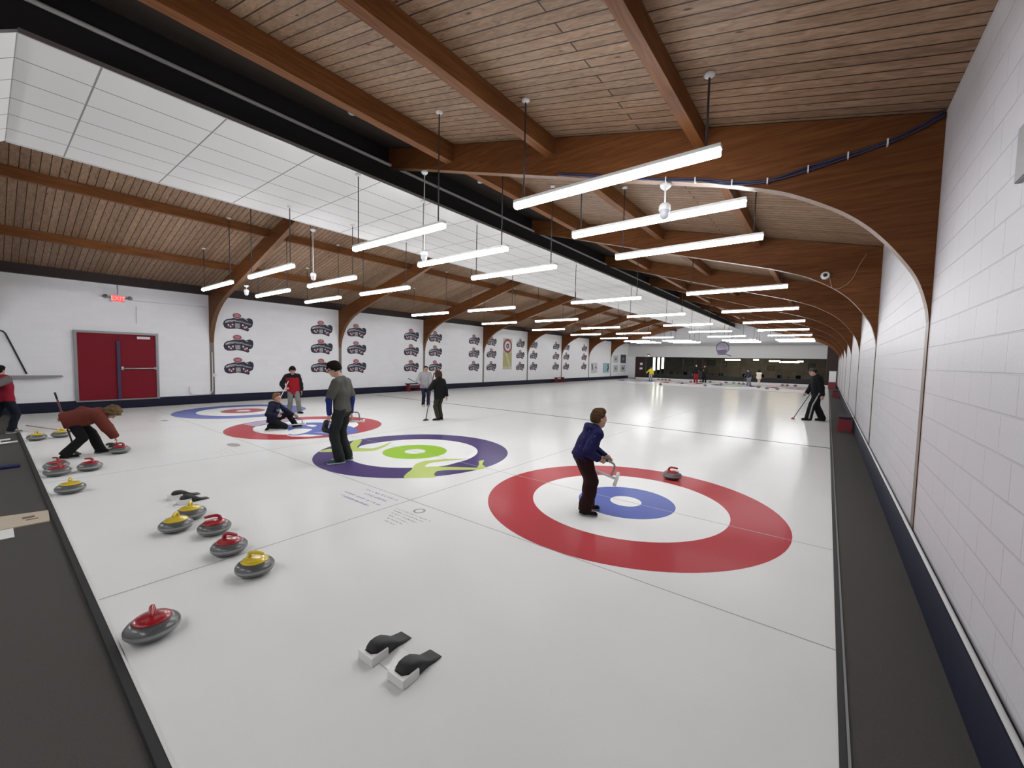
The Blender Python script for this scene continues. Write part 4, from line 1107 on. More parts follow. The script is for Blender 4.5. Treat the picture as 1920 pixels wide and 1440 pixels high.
def person(name, x, y, H, P, label, z0=0.0):
    """P: pose and dress in the person's own frame: +X right of view, +Y away, +Z up"""
    va = math.atan2(y - CAM_POS.y, x - CAM_POS.x)
    t = empty('person', (x, y, z0), va - PI / 2)
    tag(t, label, 'person')
    vox = P.get('vox', 0.008); g = P['fat'] if 'fat' in P else 1.0
    hd = nrm([*P['heading'], 0]); rv0 = np.array([hd[1], -hd[0], 0.0])
    pel = np.array(P['pelvis'], float); neck = np.array(P['neck'], float)
    sp = nrm(neck - pel)
    tw = P.get('twist', 0.0)
    fv = nrm(hd - sp * (hd @ sp)); rv = np.cross(fv, sp)
    rs = rv * math.cos(tw) + fv * math.sin(tw); fs = np.cross(sp, rs)
    SL = lambda q: pel + (neck - pel) * q
    hw = P.get('shw', 0.105) * H
    shR, shL = SL(0.86) + rs * hw, SL(0.86) - rs * hw
    hipR, hipL = pel + rv0 * 0.05 * H - np.array([0, 0, .015 * H]), pel - rv0 * 0.05 * H - np.array([0, 0, .015 * H])
    l1, l2 = 0.172 * H, 0.150 * H
    dn = np.array([0, 0, -1.0])
    elR, wrR = ik(shR, P['handR'], l1, l2, P.get('elbowR', -hd + dn * .3 + rv0 * .4))
    elL, wrL = ik(shL, P['handL'], l1, l2, P.get('elbowL', -hd + dn * .3 - rv0 * .4))
    ll = P.get('leg', 0.237) * H
    aR, aL = np.array(P['footR'], float), np.array(P['footL'], float)
    knR, aR = ik(hipR, aR, ll, ll, P.get('kneeR', hd)); knL, aL = ik(hipL, aL, ll, ll, P.get('kneeL', hd))
    tR, tL = nrm([*P.get('toeR', hd)][:3] if len(P.get('toeR', hd)) == 3 else [*P['toeR'], 0]), nrm([*P.get('toeL', hd)][:3] if len(P.get('toeL', hd)) == 3 else [*P['toeL'], 0])
    hs = P.get('hs', 0.14) * H
    hb = np.array(P['head'], float)
    hr, hf, hu = head_axes(P.get('look', P['heading']), P.get('pitch', 0.0), P.get('tilt', 0.0))
    hp = lambda r, f, u: hb + (hr * r + hf * f + hu * u) * hs
    RH = np.array([hr, hf, hu])
    dirs = {'R': (wrR - elR), 'L': (wrL - elL)}
    def torso(s, o, hem=None, top=True):
        cuts = []
        if hem is not None: cuts = [(pel + sp * hem, -sp)]
        ext = pel + sp * (hem - 0.1 * H) if hem is not None else pel
        for sg in (-1, 1):
            a, b, c = ext + rv * sg * 0.042 * H, SL(0.55) + rs * sg * 0.040 * H, SL(0.82) + rs * sg * 0.05 * H
            w_ = 0.058 * H * g
            s.cone(a, b, w_ + o, 0.056 * H * g + o, 0.03, cuts)
            s.cone(b, c, 0.056 * H * g + o, 0.050 * H * g + o, 0.03, cuts)
            s.cone(ext, SL(0.85), 0.060 * H * min(g, 1) + o, 0.054 * H * min(g, 1) + o, 0.03, cuts)
            s.cone(SL(0.95) + rs * sg * 0.015 * H, (shR if sg > 0 else shL), 0.036 * H + o * .6, 0.031 * H + o * .7, 0.03)
    s = SDF()
    torso(s, -0.010 * H / 1.5)
    s.cone(SL(0.9), hp(0, -0.04, 0.22), 0.036 * H, 0.032 * H, 0.025)
    for sh, el, wr, sd in ((shR, elR, wrR, 'R'), (shL, elL, wrL, 'L')):
        s.cone(sh, el, 0.030 * H, 0.024 * H, 0.015); s.cone(el, wr, 0.024 * H, 0.0165 * H, 0.012)
        dv = P.get('fing' + sd, dirs[sd]); pn = P.get('palm' + sd, -rv0 if sd == 'R' else rv0)
        hand(s, wr, dv, pn, 1 if sd == 'R' else -1, 0.105 * H, P.get('curl' + sd, 0.5))
    for hp_, kn, an, tt in ((hipR, knR, aR, tR), (hipL, knL, aL, tL)):
        s.cone(hp_, kn, 0.046 * H, 0.034 * H, 0.02); s.cone(kn, an, 0.034 * H, 0.024 * H, 0.02)
        s.cone(an, an + tt * 0.06 * H - np.array([0, 0, 0.012 * H]), 0.018 * H, 0.014 * H, 0.01)
    s.ell(hp(0, -0.05, 0.60), RH, np.array((0.345, 0.415, 0.40)) * hs, 0.02)
    s.ell(hp(0, 0.10, 0.36), RH, np.array((0.285, 0.30, 0.33)) * hs, 0.03)
    s.ell(hp(0, 0.23, 0.10), RH, np.array((0.12, 0.12, 0.10)) * hs, 0.03)
    s.cone(hp(0, 0.385, 0.52), hp(0, 0.46, 0.385), 0.030 * hs, 0.052 * hs, 0.012)
    s.cone(hp(-0.16, 0.33, 0.565), hp(0.16, 0.33, 0.565), 0.045 * hs, 0.045 * hs, 0.012)
    for sg in (-1, 1):
        s.ell(hp(sg * 0.145, 0.385, 0.49), RH, np.array((0.075, 0.06, 0.05)) * hs, 0.008, sub=True)
        s.ell(hp(sg * 0.345, -0.03, 0.45), RH, np.array((0.035, 0.085, 0.125)) * hs, 0.006)
    s.cone(hp(-0.10, 0.40, 0.225), hp(0.10, 0.40, 0.225), 0.018 * hs, 0.018 * hs, 0.006, sub=True)
    sk = P.get('skin', M_SKIN)
    me_obj('body', s.mesh('body', vox), sk, t)
    if not P.get('far'):
        for sg in (-1, 1):
            bm = bmesh.new(); bmesh.ops.create_icosphere(bm, subdivisions=2, radius=0.055 * hs)
            for vv in bm.verts: vv.co += Vector(hp(sg * 0.145, 0.325, 0.49))
            bm_obj('eye', bm, M_EYE, t, True)
        tube_obj('mouth', [hp(-0.09, 0.375, 0.225), hp(0, 0.405, 0.222), hp(0.09, 0.375, 0.225)], 0.018 * hs, M_LIP, t, 6)
    # hair
    hk = P.get('hair')
    if hk:
        kind, hm = hk
        s = SDF()
        inf = {'short': 0.024, 'bowl': 0.065, 'curly': 0.12, 'long': 0.09, 'buzz': 0.03}.get(kind, 0.05)
        low = {'short': 0.38, 'bowl': 0.32, 'curly': 0.10, 'long': 0.05, 'buzz': 0.34}.get(kind, 0.3)
        hl = {'bowl': 0.66, 'curly': 0.66}.get(kind, 0.78)
        cuts = [(hp(0, 0.25, hl), nrm(hf * 0.80 - hu * 0.60)), (hp(0, 0, low), -hu)]
        s.ell(hp(0, -0.06, 0.60), RH, (np.array((0.345, 0.415, 0.40)) + inf) * hs, 0.02, cuts)
        s.ell(hp(0, -0.20, 0.42), RH, (np.array((0.28 if kind == 'short' else 0.30, 0.215, 0.30)) + inf) * hs, 0.03, [(hp(0, 0, low - 0.12 * (kind == 'short')), -hu)])
        if kind in ('short', 'bowl'):
            s.cone(hp(-0.16, 0.20, 0.90), hp(0.16, 0.20, 0.91), 0.085 * hs, 0.075 * hs, 0.04)
            s.cone(hp(0, -0.25, 0.90), hp(0, 0.15, 0.96), 0.08 * hs, 0.07 * hs, 0.05)
        if kind == 'bowl':
            s.cone(hp(-0.22, 0.36, 0.70), hp(0.22, 0.36, 0.70), 0.06 * hs, 0.06 * hs, 0.03)
        if kind in ('curly', 'long'):
            for sg in (-1, 0, 1):
                s.ell(hp(sg * 0.28, -0.20 - 0.08 * (sg == 0), 0.22), RH, np.array((0.20, 0.22, 0.36)) * hs, 0.04)
                s.ell(hp(sg * 0.34, -0.02, 0.50), RH, np.array((0.16, 0.24, 0.30)) * hs, 0.04)
        big = kind in ('curly', 'long')
        me_obj('hair', s.mesh('hair', max(vox, 0.006), 0.010 if big else 0.0022, 60 if big else 130, x), hm, t)
    if 'cap' in P:
        s = SDF()
        s.ell(hp(0, -0.05, 0.62), RH, np.array((0.40, 0.47, 0.45)) * hs, 0.02, [(hp(0, 0, 0.66), -hu)])
        s.ell(hp(0, 0.38, 0.67), RH, np.array((0.28, 0.30, 0.04)) * hs, 0.015)
        me_obj('cap', s.mesh('cap', max(vox, 0.006)), P['cap'], t)
    # upper garment
    T = P['top']; o = T.get('puff', 0.012)
    s = SDF()
    torso(s, o, T.get('hem', -0.03) * H)
    if T.get('collar', True):
        s.cone(SL(0.92), SL(1.06), 0.046 * H + o * .5, 0.044 * H + o * .4, 0.025, [(SL(1.07), sp)])
    sl = T.get('sleeve', 1.0)
    arms = SDF() if T.get('sleevemat') else s
    for sh, el, wr in ((shR, elR, wrR), (shL, elL, wrL)):
        if sl < 0.5:
            e2 = sh + (el - sh) * (sl / 0.5)
            arms.cone(sh, e2 + (e2 - sh) * .1, 0.036 * H + o * .8, 0.036 * H + o * .8, 0.02, [(e2, nrm(el - sh))])
        else:
            arms.cone(sh, el, 0.036 * H + o * .8, 0.030 * H + o * .8, 0.02)
            e2 = el + (wr - el) * min(1.0, (sl - 0.5) / 0.5 + 0.02)
            arms.cone(el, e2 + (e2 - el) * .1, 0.030 * H + o * .8, 0.024 * H + o * .6, 0.015, [(e2, nrm(wr - el))])
    if T.get('hood'):
        c0 = SL(0.98) - fs * 0.05 * H
        s.ell(c0 - sp * 0.005 * H, np.array([rs, fs, sp]), np.array((0.075, 0.045, 0.04)) * H, 0.02)
        for sg in (-1, 1):
            s.cone(c0 + rs * sg * 0.05 * H, SL(0.97) + rs * sg * 0.045 * H + fs * 0.045 * H, 0.026 * H, 0.022 * H, 0.02)
    me = s.mesh(T['name'], vox, T.get('wob', 0.0025), T.get('wf', 22.0), x)
    ob = me_obj(T['name'], me, T['mat'], t)
    if 'mat2' in T:
        me.materials.append(T['mat2'])
        nv = len(me.polygons); co = np.empty(nv * 3, np.float32); me.polygons.foreach_get('center', co); co = co.reshape(-1, 3)
        q = (co - pel) @ sp / np.linalg.norm(neck - pel); lat = np.abs((co - pel) @ rs) / H
        me.polygons.foreach_set('material_index', T['rule'](q, lat).astype(np.int32))
    if T.get('sleevemat'):
        me_obj('sleeves', arms.mesh('sleeves', vox, 0.002, 25, x), T['sleevemat'], t)
    if 'under' in P:      # long sleeves of a shirt worn below
        s = SDF()
        for sh, el, wr in ((shR, elR, wrR), (shL, elL, wrL)):
            s.cone(sh, el, 0.032 * H, 0.029 * H, 0.02); s.cone(el, wr + (wr - el) * .05, 0.029 * H, 0.022 * H, 0.015, [(wr, nrm(wr - el))])
        me_obj('undershirt', s.mesh('undershirt', vox, 0.002, 30, x), P['under'], t)
    # trousers
    B = P['legs']; o = B.get('puff', 0.008)
    s = SDF()
    s.cone(pel + sp * 0.04 * H, pel + dn * 0.03 * H, 0.056 * H + o * .3, 0.056 * H + o * .4, 0.03, [(pel + sp * 0.05 * H, sp)])
    for sg in (-1, 1):
        s.cone(pel + rv0 * sg * 0.036 * H + sp * 0.04 * H, pel + rv0 * sg * 0.04 * H + dn * 0.02 * H, 0.050 * H * g + o * .3, 0.055 * H * g + o * .5, 0.03, [(pel + sp * 0.05 * H, sp)])
    bl = B.get('length', 1.0)
    for hp_, kn, an, tt in ((hipR, knR, aR, tR), (hipL, knL, aL, tL)):
        s.cone(hp_, kn, 0.053 * H * g + o, 0.040 * H * g + o, 0.02)
        dk = nrm(an - kn)
        e2 = kn + (an - kn) * bl
        s.cone(kn, e2 + dk * 0.04 * H, 0.040 * H * g + o, B.get('hemr', 0.034) * H + o, 0.015, [(e2 + dk * 0.026 * H, dk)])
    me_obj('trousers', s.mesh('trousers', vox, B.get('wob', 0.003), 26, x + 1), B['mat'], t)
    if 'stripe' in B:
        for (hp_, kn, an, sg) in ((hipR, knR, aR, 1), (hipL, knL, aL, -1)):
            s = SDF(); sd = rv0 * sg
            sv = nrm(sd * 0.8 - 0.6 * np.array([0, 1, 0])) if B.get('front') else sd
            r0_, r1_, r2_ = [q * H * g + o - 0.006 * H for q in (0.053, 0.040, 0.040)]; r2_ = B.get('hemr', .034) * H + o - 0.008 * H
            s.cone(hp_ + sv * r0_, kn + sv * r1_, 0.014 * H, 0.014 * H, 0.005); s.cone(kn + sv * r1_, an + sv * r2_, 0.014 * H, 0.014 * H, 0.005)
            me_obj('stripe', s.mesh('stripe', vox), B['stripe'], t)
    # shoes
    for an, tt, fl_ in ((aR, tR, P.get('flatR', True)), (aL, tL, P.get('flatL', True))):
        s = SDF(); cz = [(np.array([0, 0, 0.004]), dn)] if fl_ else []
        up_ = np.array([0, 0, 1.0]) if fl_ else nrm(np.cross(np.cross(tt, [0, 0, 1.0]), tt))
        base = np.array([an[0], an[1], 0.0]) if fl_ else an - up_ * 0.035 * H
        s.cone(base - tt * 0.028 * H + up_ * 0.020 * H, base + tt * 0.085 * H + up_ * 0.016 * H, 0.026 * H, 0.025 * H, 0.02, cz)
        s.cone(base - tt * 0.005 * H + up_ * 0.03 * H, base + tt * 0.05 * H + up_ * 0.026 * H, 0.030 * H, 0.022 * H, 0.02, cz)
        s.cone(base + up_ * 0.03 * H, base + up_ * 0.055 * H - tt * 0.005 * H, 0.028 * H, 0.026 * H, 0.02, cz)
        sh_ = me_obj('shoe', s.mesh('shoe', max(vox * .8, 0.005)), P['shoe'], t)
        if 'sole' in P:
            s = SDF()
            s.cone(base - tt * 0.028 * H + up_ * 0.016 * H, base + tt * 0.085 * H + up_ * 0.014 * H, 0.029 * H, 0.028 * H, 0.01, [(base + up_ * 0.014 * H, up_)] + ([(np.array([0, 0, 0.001]), dn)] if fl_ else [(base - up_ * 0.008 * H, -up_)]))
            me_obj('sole', s.mesh('sole', max(vox * .8, 0.005)), P['sole'], sh_)
    if 'glasses' in P:
        pts = [hp(-0.36, 0.0, 0.50), hp(-0.30, 0.36, 0.50), hp(-0.06, 0.43, 0.49), hp(0.06, 0.43, 0.49), hp(0.30, 0.36, 0.50), hp(0.36, 0.0, 0.50)]
        tube_obj('glasses', pts, 0.006, M_RUBBER, t, 6)
    J = dict(wrR=wrR, wrL=wrL, pel=pel, neck=neck)
    return t, J

def to_world(t, p):
    c, s_ = math.cos(t.rotation_euler.z), math.sin(t.rotation_euler.z)
    return Vector((t.location.x + c * p[0] - s_ * p[1], t.location.y + s_ * p[0] + c * p[1], t.location.z + p[2]))

def broom(t, top, foot, label, shaft, pad, flat=True, padr=0.055):
    """curling broom between two points given in the holder's frame"""
    a, b = to_world(t, top), to_world(t, foot)
    e = empty('curling_broom', b)
    e.location.z = max(b.z, 0.0)
    a = a - e.location
    d = a.normalized()
    tube_obj('shaft', [d * 0.05, a * 0.9], 0.0125, shaft, e, 8)
    tube_obj('grip', [a * 0.9, a], 0.014, M_RUBBER, e, 8)
    hd_ = bmesh.new(); lathe(hd_, [(0, 0.002), (padr, 0.004), (padr * 1.05, 0.018), (padr * 0.6, 0.032), (0.02, 0.05), (0.0, 0.055)], 18)
    for v in hd_.verts: v.co.x *= 1.7
    h_ = bm_obj('brush_head', hd_, pad, e)
    h_.rotation_euler = (0, 0, rnd.uniform(0, 3))
    tag(e, label, 'broom', 'curling brooms')
    return e

def stabilizer(t, base, d, upv, label, L=0.5, tee=None):
    """white plastic tube delivery aid; base = T end, d = direction of the main tube away from the T"""
    e = empty('delivery_aid', to_world(t, base), t.rotation_euler.z)
    d = Vector(d).normalized(); u = Vector(upv); u = (u - d * u.dot(d)).normalized(); c = d.cross(u)
    tv = Vector(tee).normalized() if tee else c
    tube_obj('tee', [-tv * 0.085, tv * 0.085], 0.020, M_WHITE, e, 10)
    tube_obj('main_tube', [Vector((0, 0, 0)), d * L], 0.016, M_WHITE, e, 10)
    k = d * 0.07
    tube_obj('riser', smooth_pts([k, k + u * 0.11, k + u * 0.155 + d * 0.02, k + u * 0.165 + d * 0.07, k + u * 0.165 + d * 0.12], 4), 0.0115, M_GREYM, e, 10)
    tube_obj('foam_grip', [k + u * 0.165 + d * 0.10, k + u * 0.165 + d * 0.26], 0.017, M_RUBBER, e, 10)
    tag(e, label, 'delivery aid', 'white delivery aids')
    return e

cloth = lambda n, c, r=0.85, **k: mat(n, c, r, spec=0.2, bump=0.25, bscale=90, **k)
def dotted(name, c, dot):
    m = cloth(name, c); nt = m.node_tree; N = nt.nodes.new; L = nt.links.new
    b = nt.nodes['Principled BSDF']
    tc = N('ShaderNodeTexCoord'); v = N('ShaderNodeTexVoronoi'); v.inputs['Scale'].default_value = 15.0; v.inputs['Randomness'].default_value = 0.8
    L(tc.outputs['Object'], v.inputs['Vector'])
    cr = N('ShaderNodeValToRGB'); cr.color_ramp.elements[0].position = 0.08; cr.color_ramp.elements[0].color = (*dot, 1)
    cr.color_ramp.elements[1].position = 0.12; cr.color_ramp.elements[1].color = (*c, 1)
    L(v.outputs['Distance'], cr.inputs['Fac']); L(cr.outputs['Color'], b.inputs['Base Color'])
    return m
HB = mat('hair_brown', (0.085, 0.05, 0.026), 0.9, spec=0.08, noise=0.5, nscale=60)
HD = mat('hair_dark', (0.012, 0.009, 0.008), 0.9, spec=0.08, noise=0.5, nscale=60)
HG = mat('hair_ginger', (0.20, 0.105, 0.06), 0.9, spec=0.08, noise=0.4, nscale=60)
HC = mat('hair_curly_brown', (0.05, 0.03, 0.018), 0.9, spec=0.08, noise=0.6, nscale=60)
HC2 = mat('hair_sandy', (0.13, 0.085, 0.045), 0.9, spec=0.08, noise=0.5, nscale=60)
C_BLACK = cloth('cloth_black', (0.010, 0.010, 0.011)); C_DGREY = cloth('cloth_charcoal', (0.022, 0.023, 0.024))
SH_BLACK = mat('shoe_black', (0.008, 0.008, 0.009), 0.8, spec=0.15)

# boy in the nearest house
A, JA = person('A', -0.231, -0.707, 1.36, dict(vox=0.0055, heading=(.93, .37), pelvis=(-.055, 0, .715), neck=(.085, .02, 1.035), shw=.098,
    head=(.125, .05, 1.045), look=(.86, .5), pitch=.06, hs=.165, leg=.238,
    handR=(.135, -.09, .69), handL=(.215, .035, .69), elbowR=(-.5, -.5, -.4), elbowL=(-.4, .6, -.5), fingR=(.85, .1, -.35), fingL=(.8, -.15, -.3), palmR=(.1, .9, -.3), palmL=(.1, -.9, -.3), curlR=1.0, curlL=1.0,
    footR=(.0, -.09, .075), footL=(.03, .10, .075), toeR=(.98, -.2), toeL=(.98, .15),
    hair=('short', HB), skin=M_SKIN,
    top=dict(name='hoodie', mat=dotted('hoodie_navy', (0.014, 0.013, 0.075), (0.18, 0.17, 0.30)), puff=.026, hem=-.03, hood=True, wob=.004),
    legs=dict(mat=cloth('trousers_maroon', (0.022, 0.007, 0.007)), puff=.022, hemr=.046, wob=.006), shoe=SH_BLACK, sole=M_GREYM),
    'child in navy hoodie and dark maroon trousers leaning forward in the nearest red ring')
stabilizer(A, (.355, -.05, .452), (-.94, .0, .33), (.1, 0, 1), 'white plastic tube delivery aid held by the child in navy hoodie', .41, (.3, .45, .85))

# adult in the grey t-shirt
B_, JB = person('B', -4.554, -1.422, 1.80, dict(vox=0.0065, heading=(-.86, .51), fat=.90, pelvis=(.02, .03, .95), neck=(.005, .03, 1.475), shw=.094,
    head=(-.065, .04, 1.515), look=(-.97, .12), pitch=.38, hs=.135, leg=.238,
    handR=(.16, .17, .85), handL=(-.185, -.05, .85), elbowR=(.5, -.6, -.1), elbowL=(-.6, -.5, 0), fingR=(.25, 0, -1), fingL=(-.15, .1, -1), palmR=(-.9, .3, 0), palmL=(.8, .5, 0), curlR=.9, curlL=.9,
    footR=(.10, .16, .09), footL=(-.03, -.02, .09), toeR=(-.95, .3), toeL=(-.97, -.2),
    hair=('bowl', HD), glasses=1, under=cloth('undershirt_blue', (0.02, 0.03, 0.16)),
    top=dict(name='tshirt', mat=cloth('tshirt_grey', (0.085, 0.083, 0.075)), puff=.012, hem=-.03, sleeve=.46, collar=False, wob=.005, wf=18),
    legs=dict(mat=cloth('trousers_grey', (0.021, 0.023, 0.023)), puff=.016, hemr=.042, wob=.006), shoe=mat('shoe_teal', (0.012, 0.075, 0.09), .6), sole=M_WHITE),
    'adult in grey t-shirt with blue sleeves standing on the purple ring looking down')
gr = empty('rubber_gripper', to_world(B_, (-.235, -.03, .66)), B_.rotation_euler.z)
s = SDF(); s.cone((0, 0, .06), (-.02, 0, -.06), .045, .05, .02); s.cone((-.02, 0, -.06), (.06, .02, -.10), .045, .035, .02); s.cone((.0, -.06, 0), (.02, -.02, -.02), .025, .03, .02, sub=True)
me_obj('rubber_shell', s.mesh('rubber_shell', .006, .003, 30), M_RUBBER, gr)
tag(gr, 'black rubber slip-on gripper hanging from the grey t-shirt adult left hand', 'gripper')
stabilizer(B_, (.37, .13, .70), (-.80, .1, -.02), (-.3, 0, 1), 'white plastic tube delivery aid in the right hand of the grey t-shirt adult', .36)

# kneeling child
C_, JC = person('C', -8.715, -0.742, 1.42, dict(vox=0.008, heading=(.90, -.42), pelvis=(-.10, 0, .26), neck=(-.05, -.04, .66), shw=.105,
    head=(-.005, -.05, .68), look=(.9, -.45), pitch=.05, hs=.155, leg=.235,
    handR=(.0, -.27, .37), handL=(.44, .02, .27), elbowR=(-.8, -.6, -.4), elbowL=(0, .7, -.5), fingR=(.9, .2, -.1), fingL=(1, 0, -.4), curlR=1.0, curlL=.8,
    footR=(-.17, -.06, .09), footL=(.40, .16, .075), toeR=(-.75, 0, -.65), toeL=(1, -.1), flatR=False, kneeR=(1, -.05, -.75), kneeL=(.5, .1, 1),
    hair=('short', HG), top=dict(name='hoodie', mat=cloth('hoodie_dark_navy', (0.012, 0.012, 0.032)), puff=.022, hem=-.05, hood=True),
    legs=dict(mat=C_BLACK, puff=.012), shoe=SH_BLACK, sole=mat('sole_lime', (0.45, 0.5, 0.1), .6)),
    'child in dark navy hoodie kneeling on one knee in the third house')
me = text_mesh('USA', .085, .002)
tt = me_obj('lettering', me, mat('hoodie_print', (.55, .5, .5), .7), C_)
tt.rotation_euler = (PI / 2, 0, 0.85); tt.location = (.042, -.127, .49)
stabilizer(C_, (.62, -.02, .10), (-.96, .05, -.02), (.1, 0, 1), 'white plastic tube delivery aid on the ice before the kneeling child', .42)

# child in red and black puffer jacket
D1, JD = person('D', -11.383, 0.807, 1.53, dict(vox=0.009, heading=(.12, -1), pelvis=(.03, 0, .78), neck=(.0, .0, 1.24), head=(.01, -.03, 1.255), look=(.2, -1), pitch=.35, hs=.158,
    handR=(-.20, -.24, .80), handL=(.27, -.05, .70), elbowR=(-.8, .5, -.2), elbowL=(.7, .5, 0), curlR=1.0, fingR=(.5, -.3, .1),
    footR=(-.08, .04, .08), footL=(.20, -.06, .08), toeR=(-.2, -1), toeL=(.6, -.8), hair=('bowl', HD),
    top=dict(name='puffer_jacket', mat=cloth('jacket_red', (0.30, 0.012, 0.02)), mat2=C_BLACK, rule=lambda q, lat: ((q > .78) | (lat > .118)), puff=.035, hem=-.09, hood=True, wob=.006, wf=30),
    legs=dict(mat=cloth('trousers_light_grey', (0.20, 0.195, 0.18)), puff=.012), shoe=SH_BLACK),
    'child in red and black puffer jacket with grey trousers standing by the left wall')
broom(D1, (-.04, -.30, 1.17), (-.55, -.36, .0), 'pale broom held across by the child in red puffer jacket', mat('shaft_white', (.6, .55, .55), .4), M_RUBBER)

# player in grey hoodie
E_, JE = person('E', -10.059, 5.109, 1.60, dict(vox=0.010, heading=(.2, -1), pelvis=(0, 0, .82), neck=(0, 0, 1.29), head=(.02, -.02, 1.32), look=(.1, -1), pitch=.15, hs=.14,
    handR=(-.16, -.26, .86), handL=(.22, -.22, .70), elbowR=(-.9, .4, -.3), elbowL=(.9, .4, -.3), curlR=1, curlL=1, fingR=(.6, -.4, -.1), fingL=(-.6, -.3, -.2),
    footR=(-.07, 0, .08), footL=(.12, -.05, .08), hair=('buzz', HD), skin=M_SKIN2,
    top=dict(name='hoodie', mat=cloth('hoodie_grey', (0.34, 0.33, 0.345)), puff=.028, hem=-.07, hood=True, wob=.006),
    legs=dict(mat=cloth('trousers_navy', (0.012, 0.014, 0.035)), puff=.006), shoe=mat('shoe_pale', (.45, .46, .36), .6)),
    'player in light grey hoodie and navy trousers facing the camera near the left bench')
broom(E_, (-.62, -.30, 1.08), (.62, -.26, .42), 'purple shafted broom held slantwise by the grey hoodie player', mat('shaft_purple', (.10, .075, .25), .4), M_RUBBER)

# player in black with curly hair
F_, JF = person('F', -7.072, 3.087, 1.48, dict(vox=0.009, heading=(-.6, .8), pelvis=(.02, .03, .77), neck=(0, 0, 1.22), head=(-.02, .02, 1.24), look=(-.85, .5), pitch=.12, hs=.15,
    handR=(.24, .02, .70), handL=(-.17, .03, .98), elbowR=(.6, -.3, 0), elbowL=(-.6, -.7, -.6), curlL=1.0, fingL=(-.5, .3, .3), palmL=(-.2, .9, 0),
    footR=(.08, .1, .08), footL=(-.02, -.03, .08), toeL=(-.75, -.3), toeR=(-.5, .6), hair=('curly', HC),
    top=dict(name='hoodie', mat=C_BLACK, puff=.026, hem=-.08, hood=True), legs=dict(mat=cloth('trousers_olive', (0.035, 0.034, 0.02)), puff=.008, length=.9), shoe=SH_BLACK, sole=M_GREYM),
    'player in black hoodie with long curly dark hair seen from behind')
broom(F_, (-.145, .05, 1.40), (-.37, .0, .0), 'upright maroon broom held by the curly haired player in black', mat('shaft_maroon', (.08, .02, .04), .4), M_RUBBER, padr=.07)

# bending player
G_, JG = person('G', -8.244, -4.015, 1.48, dict(vox=0.008, heading=(1, -.06), pelvis=(-.235, .02, .66), neck=(.125, .0, .715), head=(.155, -.01, .71), look=(1, -.1), pitch=1.25, hs=.15, leg=.222,
    handR=(.315, -.05, .235), handL=(-.33, .20, .68), elbowR=(-.3, -.6, .6), elbowL=(-.2, .8, .5), fingR=(.35, 0, -1), palmR=(-.8, 0, -.3), curlR=.7, curlL=1,
    footR=(-.33, -.08, .08), footL=(.09, .10, .08), toeR=(1, -.1), toeL=(1, .1), kneeR=(1, -.2, .2), kneeL=(1, .1, .4),
    hair=('curly', HC2), top=dict(name='hoodie', mat=cloth('hoodie_rust', (0.135, 0.030, 0.020)), puff=.055, hem=-.08, wob=.010, wf=16),
    legs=dict(mat=C_BLACK, puff=.012, hemr=.044), shoe=SH_BLACK, sole=M_GREYM),
    'bending player in rust red hoodie and black trousers pushing a red stone')
broom(G_, (-.435, .24, 1.12), (-.21, .22, .0), 'dark red broom sticking up behind the bending player', mat('shaft_dark_red', (.10, .012, .02), .4), M_RUBBER)

# person at the left edge
H_, JH = person('H', -12.20, -4.98, 1.52, dict(vox=0.010, heading=(.75, .25), pelvis=(.09, 0, .79), neck=(.075, 0, 1.25), head=(.015, 0, 1.27), look=(.6, .7), pitch=.2, hs=.145,
    handR=(-.12, -.22, .85), handL=(.0, .22, .86), footR=(.15, -.05, .08), footL=(-.2, .1, .08), toeR=(.95, .1), hair=('short', HD),
    top=dict(name='jacket', mat=cloth('jacket_crimson', (0.25, 0.012, 0.03)), sleevemat=cloth('sleeve_grey', (.14, .13, .125)), puff=.030, hem=-.05, wob=.005),
    legs=dict(mat=cloth('jeans_dark', (0.010, 0.013, 0.02)), puff=.01), shoe=mat('shoe_grey', (.16, .155, .16), .6), sole=M_WHITE),
    'person in red vest with grey sleeves and dark jeans at the left edge')

# man with cap on the right
I_, JI = person('I', 1.772, 11.924, 1.80, dict(vox=0.010, heading=(-.93, -.35), pelvis=(.03, .02, .97), neck=(-.02, 0, 1.51), head=(-.10, -.03, 1.53), look=(-.9, -.4), pitch=.3, hs=.138, fat=1.12, leg=.247,
    handR=(-.26, .12, .90), handL=(.17, -.18, .86), elbowR=(.2, .6, -.5), elbowL=(.7, -.5, 0), fingR=(-.6, -.2, -.5), curlR=1, curlL=.8,
    footR=(.20, .14, .09), footL=(-.17, -.06, .09), toeR=(-.95, .1), toeL=(-.98, -.15), cap=mat('cap_grey', (.05, .045, .04), .8), hair=('buzz', HD),
    top=dict(name='jacket', mat=cloth('jacket_black', (0.008, 0.008, 0.010)), puff=.034, hem=-.09, wob=.004),
    legs=dict(mat=C_BLACK, puff=.020, hemr=.05, stripe=mat('stripe_grey', (.35, .36, .36), .7), front=1), shoe=SH_BLACK),
    'man in black jacket, cap and striped black track trousers walking near the right wall')
broom(I_, (-.10, .12, 1.02), (-.60, .02, .0), 'slanted broom with red head held by the man in black jacket', mat('shaft_grey', (.05, .055, .065), .4), mat('pad_red', (.30, .03, .05), .5))

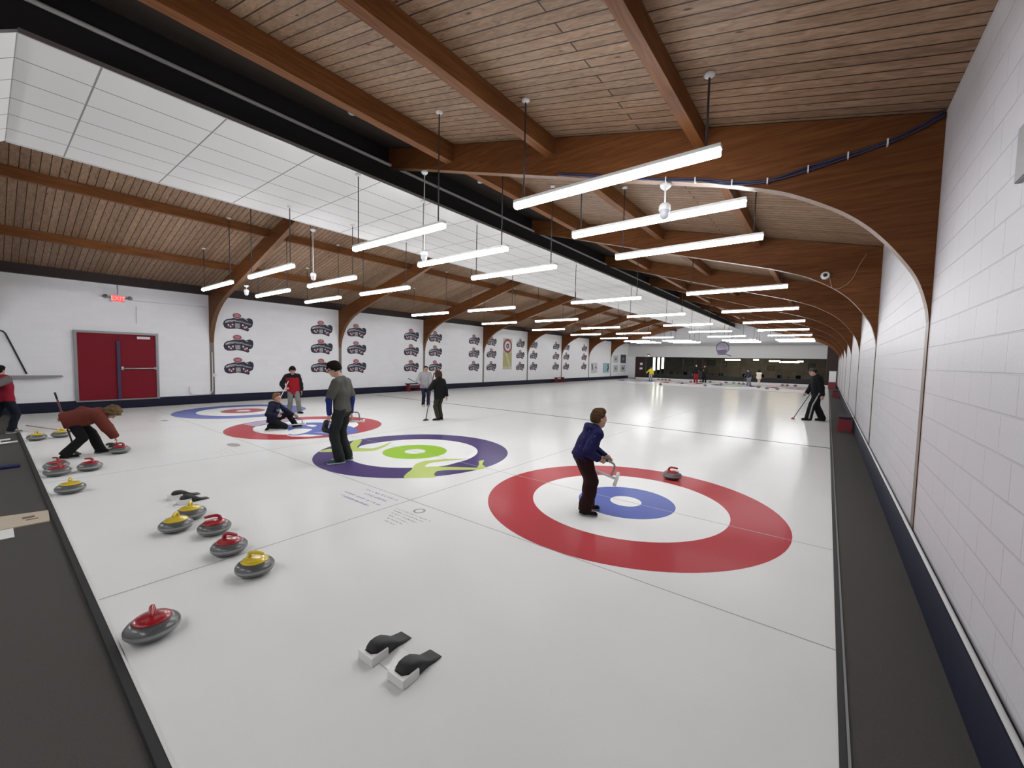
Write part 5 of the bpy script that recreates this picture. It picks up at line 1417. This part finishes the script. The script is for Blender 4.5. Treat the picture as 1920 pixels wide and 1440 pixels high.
# players at the far end
def far_person(x, y, H, top, legs, label, heading=(0.2, -1), arms=None, bend=0.0, hair=None, legl=1.0, shoe=None):
    ar = arms or ((-.2, -.05, .48 * H), (.2, -.05, .48 * H))
    hx, hy = nrm(heading)
    return person('far', x, y, H, dict(vox=0.017, far=1, heading=heading, pelvis=(-hx * bend * .3, -hy * bend * .3, .52 * H), neck=(hx * bend, hy * bend, .81 * H - bend * .35),
        head=(hx * (bend + .02), hy * (bend + .02), .825 * H - bend * .4), hs=.14, handR=ar[0], handL=ar[1], pitch=.15 + bend,
        footR=(-.10, .0, .08), footL=(.12, .04, .08), hair=hair or ('short', HD),
        top=dict(name='jacket', mat=top, puff=.028, hem=-.06), legs=dict(mat=legs, puff=.015, length=legl), shoe=shoe or SH_BLACK), label)
J_, _ = far_person(-12.139, 36.3, 1.45, cloth('top_yellow', (.60, .52, .03)), cloth('legs_grey', (.30, .30, .32)), 'far child in bright yellow top and grey trousers at the left end', (-.3, -1), ((-.5, -.2, .72), (.25, -.1, .62)))
K_, _ = far_person(-8.073, 37.2, 1.84, C_BLACK, cloth('legs_red', (.28, .012, .03)), 'far player in black top and red trousers reaching out an arm', (.3, -1), ((-.32, -.1, .78), (.62, -.2, 1.22)))
L_, _ = far_person(-7.55, 38.4, 1.78, cloth('top_dark', (.02, .018, .017)), C_BLACK, 'far player in dark clothes facing the one with red trousers', (-.6, -1), ((-.5, -.2, 1.15), (.2, 0, .8)))
M_, _ = far_person(-3.386, 36.07, 1.55, cloth('top_slate', (.035, .04, .06)), cloth('legs_pale_grey', (.22, .225, .26)), 'far player in slate top and pale grey trousers bending over a broom', (-.5, -.8), ((-.35, -.25, .85), (-.15, -.2, .7)), bend=.16, hair=('short', HD))
broom(M_, (-.05, -.25, 1.0), (-.62, -.3, 0), 'far broom leaning from the slate top player hands', mat('shaft_wood', (.12, .10, .08), .5), M_RUBBER)
N_, _ = far_person(-2.522, 34.9, 1.45, cloth('top_cream', (.62, .58, .48)), cloth('legs_cream', (.58, .53, .42)), 'far child dressed all in cream beside the slate top player', (.2, 1), ((-.25, 0, .72), (.25, 0, .72)), hair=('long', HD))
# broom lying on the ice behind the yellow stones
lb = empty('curling_broom', (-11.55, -4.05, 0))
tube_obj('shaft', [(-.02, 0, .03), (-1.0, -.55, .10)], .0125, mat('shaft_pink', (.5, .35, .36), .4), lb, 8)
bm = bmesh.new(); lathe(bm, [(0, .002), (.06, .004), (.062, .02), (.03, .035), (0, .04)], 16)
for v in bm.verts: v.co.x *= 1.9
o = bm_obj('brush_head', bm, mat('pad_dark_red', (.10, .015, .025), .5), lb); o.rotation_euler = (0, 0, 1.4)
tag(lb, 'broom with a dark red head resting on the ice behind the left yellow stones', 'broom', 'curling brooms')
